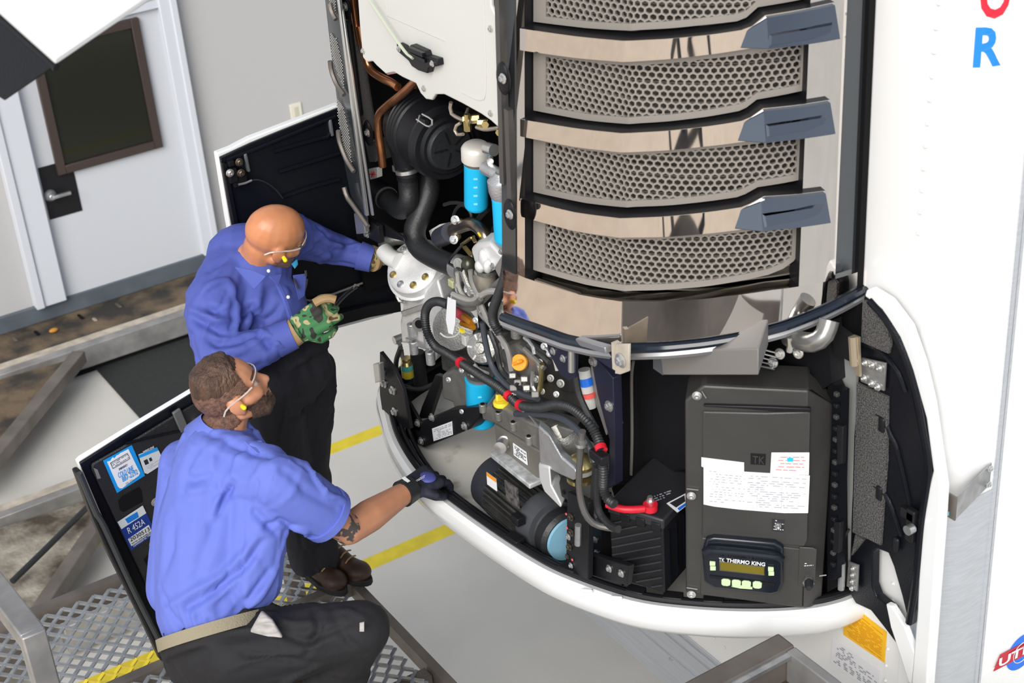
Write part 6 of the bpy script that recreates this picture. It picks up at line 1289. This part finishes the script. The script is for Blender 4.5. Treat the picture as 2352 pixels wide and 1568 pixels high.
s2 = putmesh('shirt', creases(blob(sh, .007, 5, folds(.012, 9, 7.0, (.5, -.1, .8))), [([(536, 1107), (518, 1142), (501, 1177)], 0.012, -0.026), ([(520, 1110), (500, 1150), (490, 1190)], 0.012, 0.016), ([(505, 1170), (470, 1262), (455, 1320)], 0.022, -0.016), ([(596, 1222), (561, 1272), (506, 1323), (436, 1363), (385, 1398)], 0.015, 0.018), ([(600, 1245), (566, 1300), (500, 1355), (430, 1395)], 0.013, -0.02), ([(586, 1290), (521, 1350), (446, 1410)], 0.013, 0.016), ([(662, 1237), (616, 1313), (576, 1373), (500, 1450)], 0.014, -0.02), ([(640, 1300), (600, 1360), (550, 1410)], 0.012, 0.014), ([(405, 1398), (420, 1448), (436, 1484)], 0.011, -0.018), ([(440, 1400), (455, 1445), (475, 1478)], 0.011, 0.016), ([(480, 1420), (490, 1450), (505, 1470)], 0.01, -0.014), ([(370, 1350), (400, 1420), (430, 1470)], 0.013, -0.016), ([(476, 996), (561, 1031), (621, 1051)], 0.012, -0.014), ([(470, 1020), (540, 1050), (600, 1066)], 0.014, 0.01), ([(375, 1071), (446, 1102), (480, 1092)], 0.015, -0.016), ([(385, 1100), (440, 1130), (490, 1120)], 0.014, 0.01), ([(586, 1177), (632, 1222), (672, 1232)], 0.012, -0.022), ([(600, 1165), (650, 1205), (700, 1225)], 0.012, 0.014), ([(596, 1222), (640, 1192), (720, 1232)], 0.011, -0.014), ([(650, 1080), (702, 1130), (770, 1165)], 0.016, -0.012), ([(585, 1065), (592, 1110), (583, 1170)], 0.008, -0.008), ([(536, 1112), (541, 1061), (581, 1021)], 0.012, 0.012), ([(455, 1030), (430, 1080), (420, 1130)], 0.018, -0.012), ([(400, 1180), (395, 1260), (372, 1330)], 0.018, -0.014), ([(560, 1200), (555, 1290), (548, 1360)], 0.008, -0.007)]), M_shirt2, p2)
ed = (re-rs).normalized(); c0 = rs.lerp(re, .70); part('sleeve_hem', MB().lathe(c0-ed*.022, ed, [(0, .088), (0, .0895), (.026, .0885), (.026, .082)], 30), M_shirt2, s2)
collar(h2, nek, M_shirt2, s2, [[Q(560, 1012, 4.56), Q(600, 1010, 4.58), Q(634, 1045, 4.56), Q(590, 1040, 4.53)]], r=.088)
pn_ = [('f', wai.lerp(pel, .70), pel, .170, .172), ('c', pel, rh, .150, .125), ('c', pel, lh, .150, .12), ('c', rh, rk, .125, .092), ('c', rk, ra, .092, .075), ('c', lh, lk_, .12, .088), ('c', lk_, la, .088, .07)]
t2 = putmesh('trousers', creases(blob(pn_, .009, 5, folds(.020, 12, 7, (1, -.4, .1))), [([(627, 1318), (672, 1383), (717, 1413)], 0.014, -0.02), ([(642, 1453), (702, 1473), (802, 1433)], 0.013, -0.018), ([(720, 1400), (735, 1440), (705, 1500)], 0.012, -0.02), ([(600, 1400), (660, 1430), (730, 1430)], 0.013, 0.014), ([(760, 1400), (800, 1470), (840, 1500)], 0.014, -0.014), ([(560, 1500), (640, 1510), (720, 1520)], 0.013, -0.016), ([(700, 1340), (760, 1380), (830, 1410)], 0.014, -0.012), ([(735, 1405), (800, 1400), (845, 1425)], 0.01, 0.01)]), M_pants2, p2)
ba = (wai-pel).normalized(); part('belt', MB().lathe(pel+ba*.028, ba, [(0, .168), (0, .179), (.036, .178), (.036, .166)], 48), M_belt, p2)
bo = Q(590, 1392, 4.42)
part('pocket_lining', MB().prism([Q(573, 1452, 4.44), Q(600, 1404, 4.45), Q(625, 1425, 4.435), Q(650, 1466, 4.43), (Q(615, 1462, 4.425))], (.01, .02, -.01)), M_rag, t2, bev=.006, label='grey pocket lining turned out')
part('knee_tag', MB().prism([Q(826, 1430, 4.445), Q(836, 1428, 4.445), Q(836, 1450, 4.44), Q(826, 1450, 4.44)], (.004, .006, -.004)), M_rag, t2)
boot(p2, AZ(680, 1690, ZG), AZ(800, 1690, ZG)); boot(p2, AZ(500, 1640, ZG), AZ(620, 1630, ZG))
hv = V(AX(1040, 1066, -.62))-rw; 
gl = putmesh('glove', blob([('f', rw-hv.normalized()*.03, rw+hv.normalized()*.02, .040, .036), *hand(rw+hv.normalized()*.012, hv, V((-.25, -.35, .9)), 1, .62, 1, 1.05)], .0038, 2), M_glove, p2)
hn_ = hv.normalized()
part('glove_cuff', MB().lathe(rw-hn_*.028, hn_, [(0, .042), (0, .045), (.045, .041), (.045, .038)], 24), M_rubber, gl)
gn = V((-.25, -.35, .9)); gn = (gn-hn_*gn.dot(hn_)).normalized(); gt = hn_.cross(gn); c_ = rw+hn_*.052+gn*.0235
text('MATCO', c_-hn_*.02+gt*.004, c_+hn_*.022+gt*.004, .008, M_letter, gl, n=gn, depth=.001)
part('cuff_patch', MB().box(rw-hn_*.008+gn*.043-gt*.012, (.012, .026, .003), (hn_, gt, gn)), M_letter, gl)
part('knuckle_panel', MB().sph(rw+hn_*.085+V((-.25, -.35, .9)).normalized()*.014, (.03, .036, .012), 14, 10, (hn_, frame(hn_)[0], frame(hn_)[1])), M_gloveb, gl)
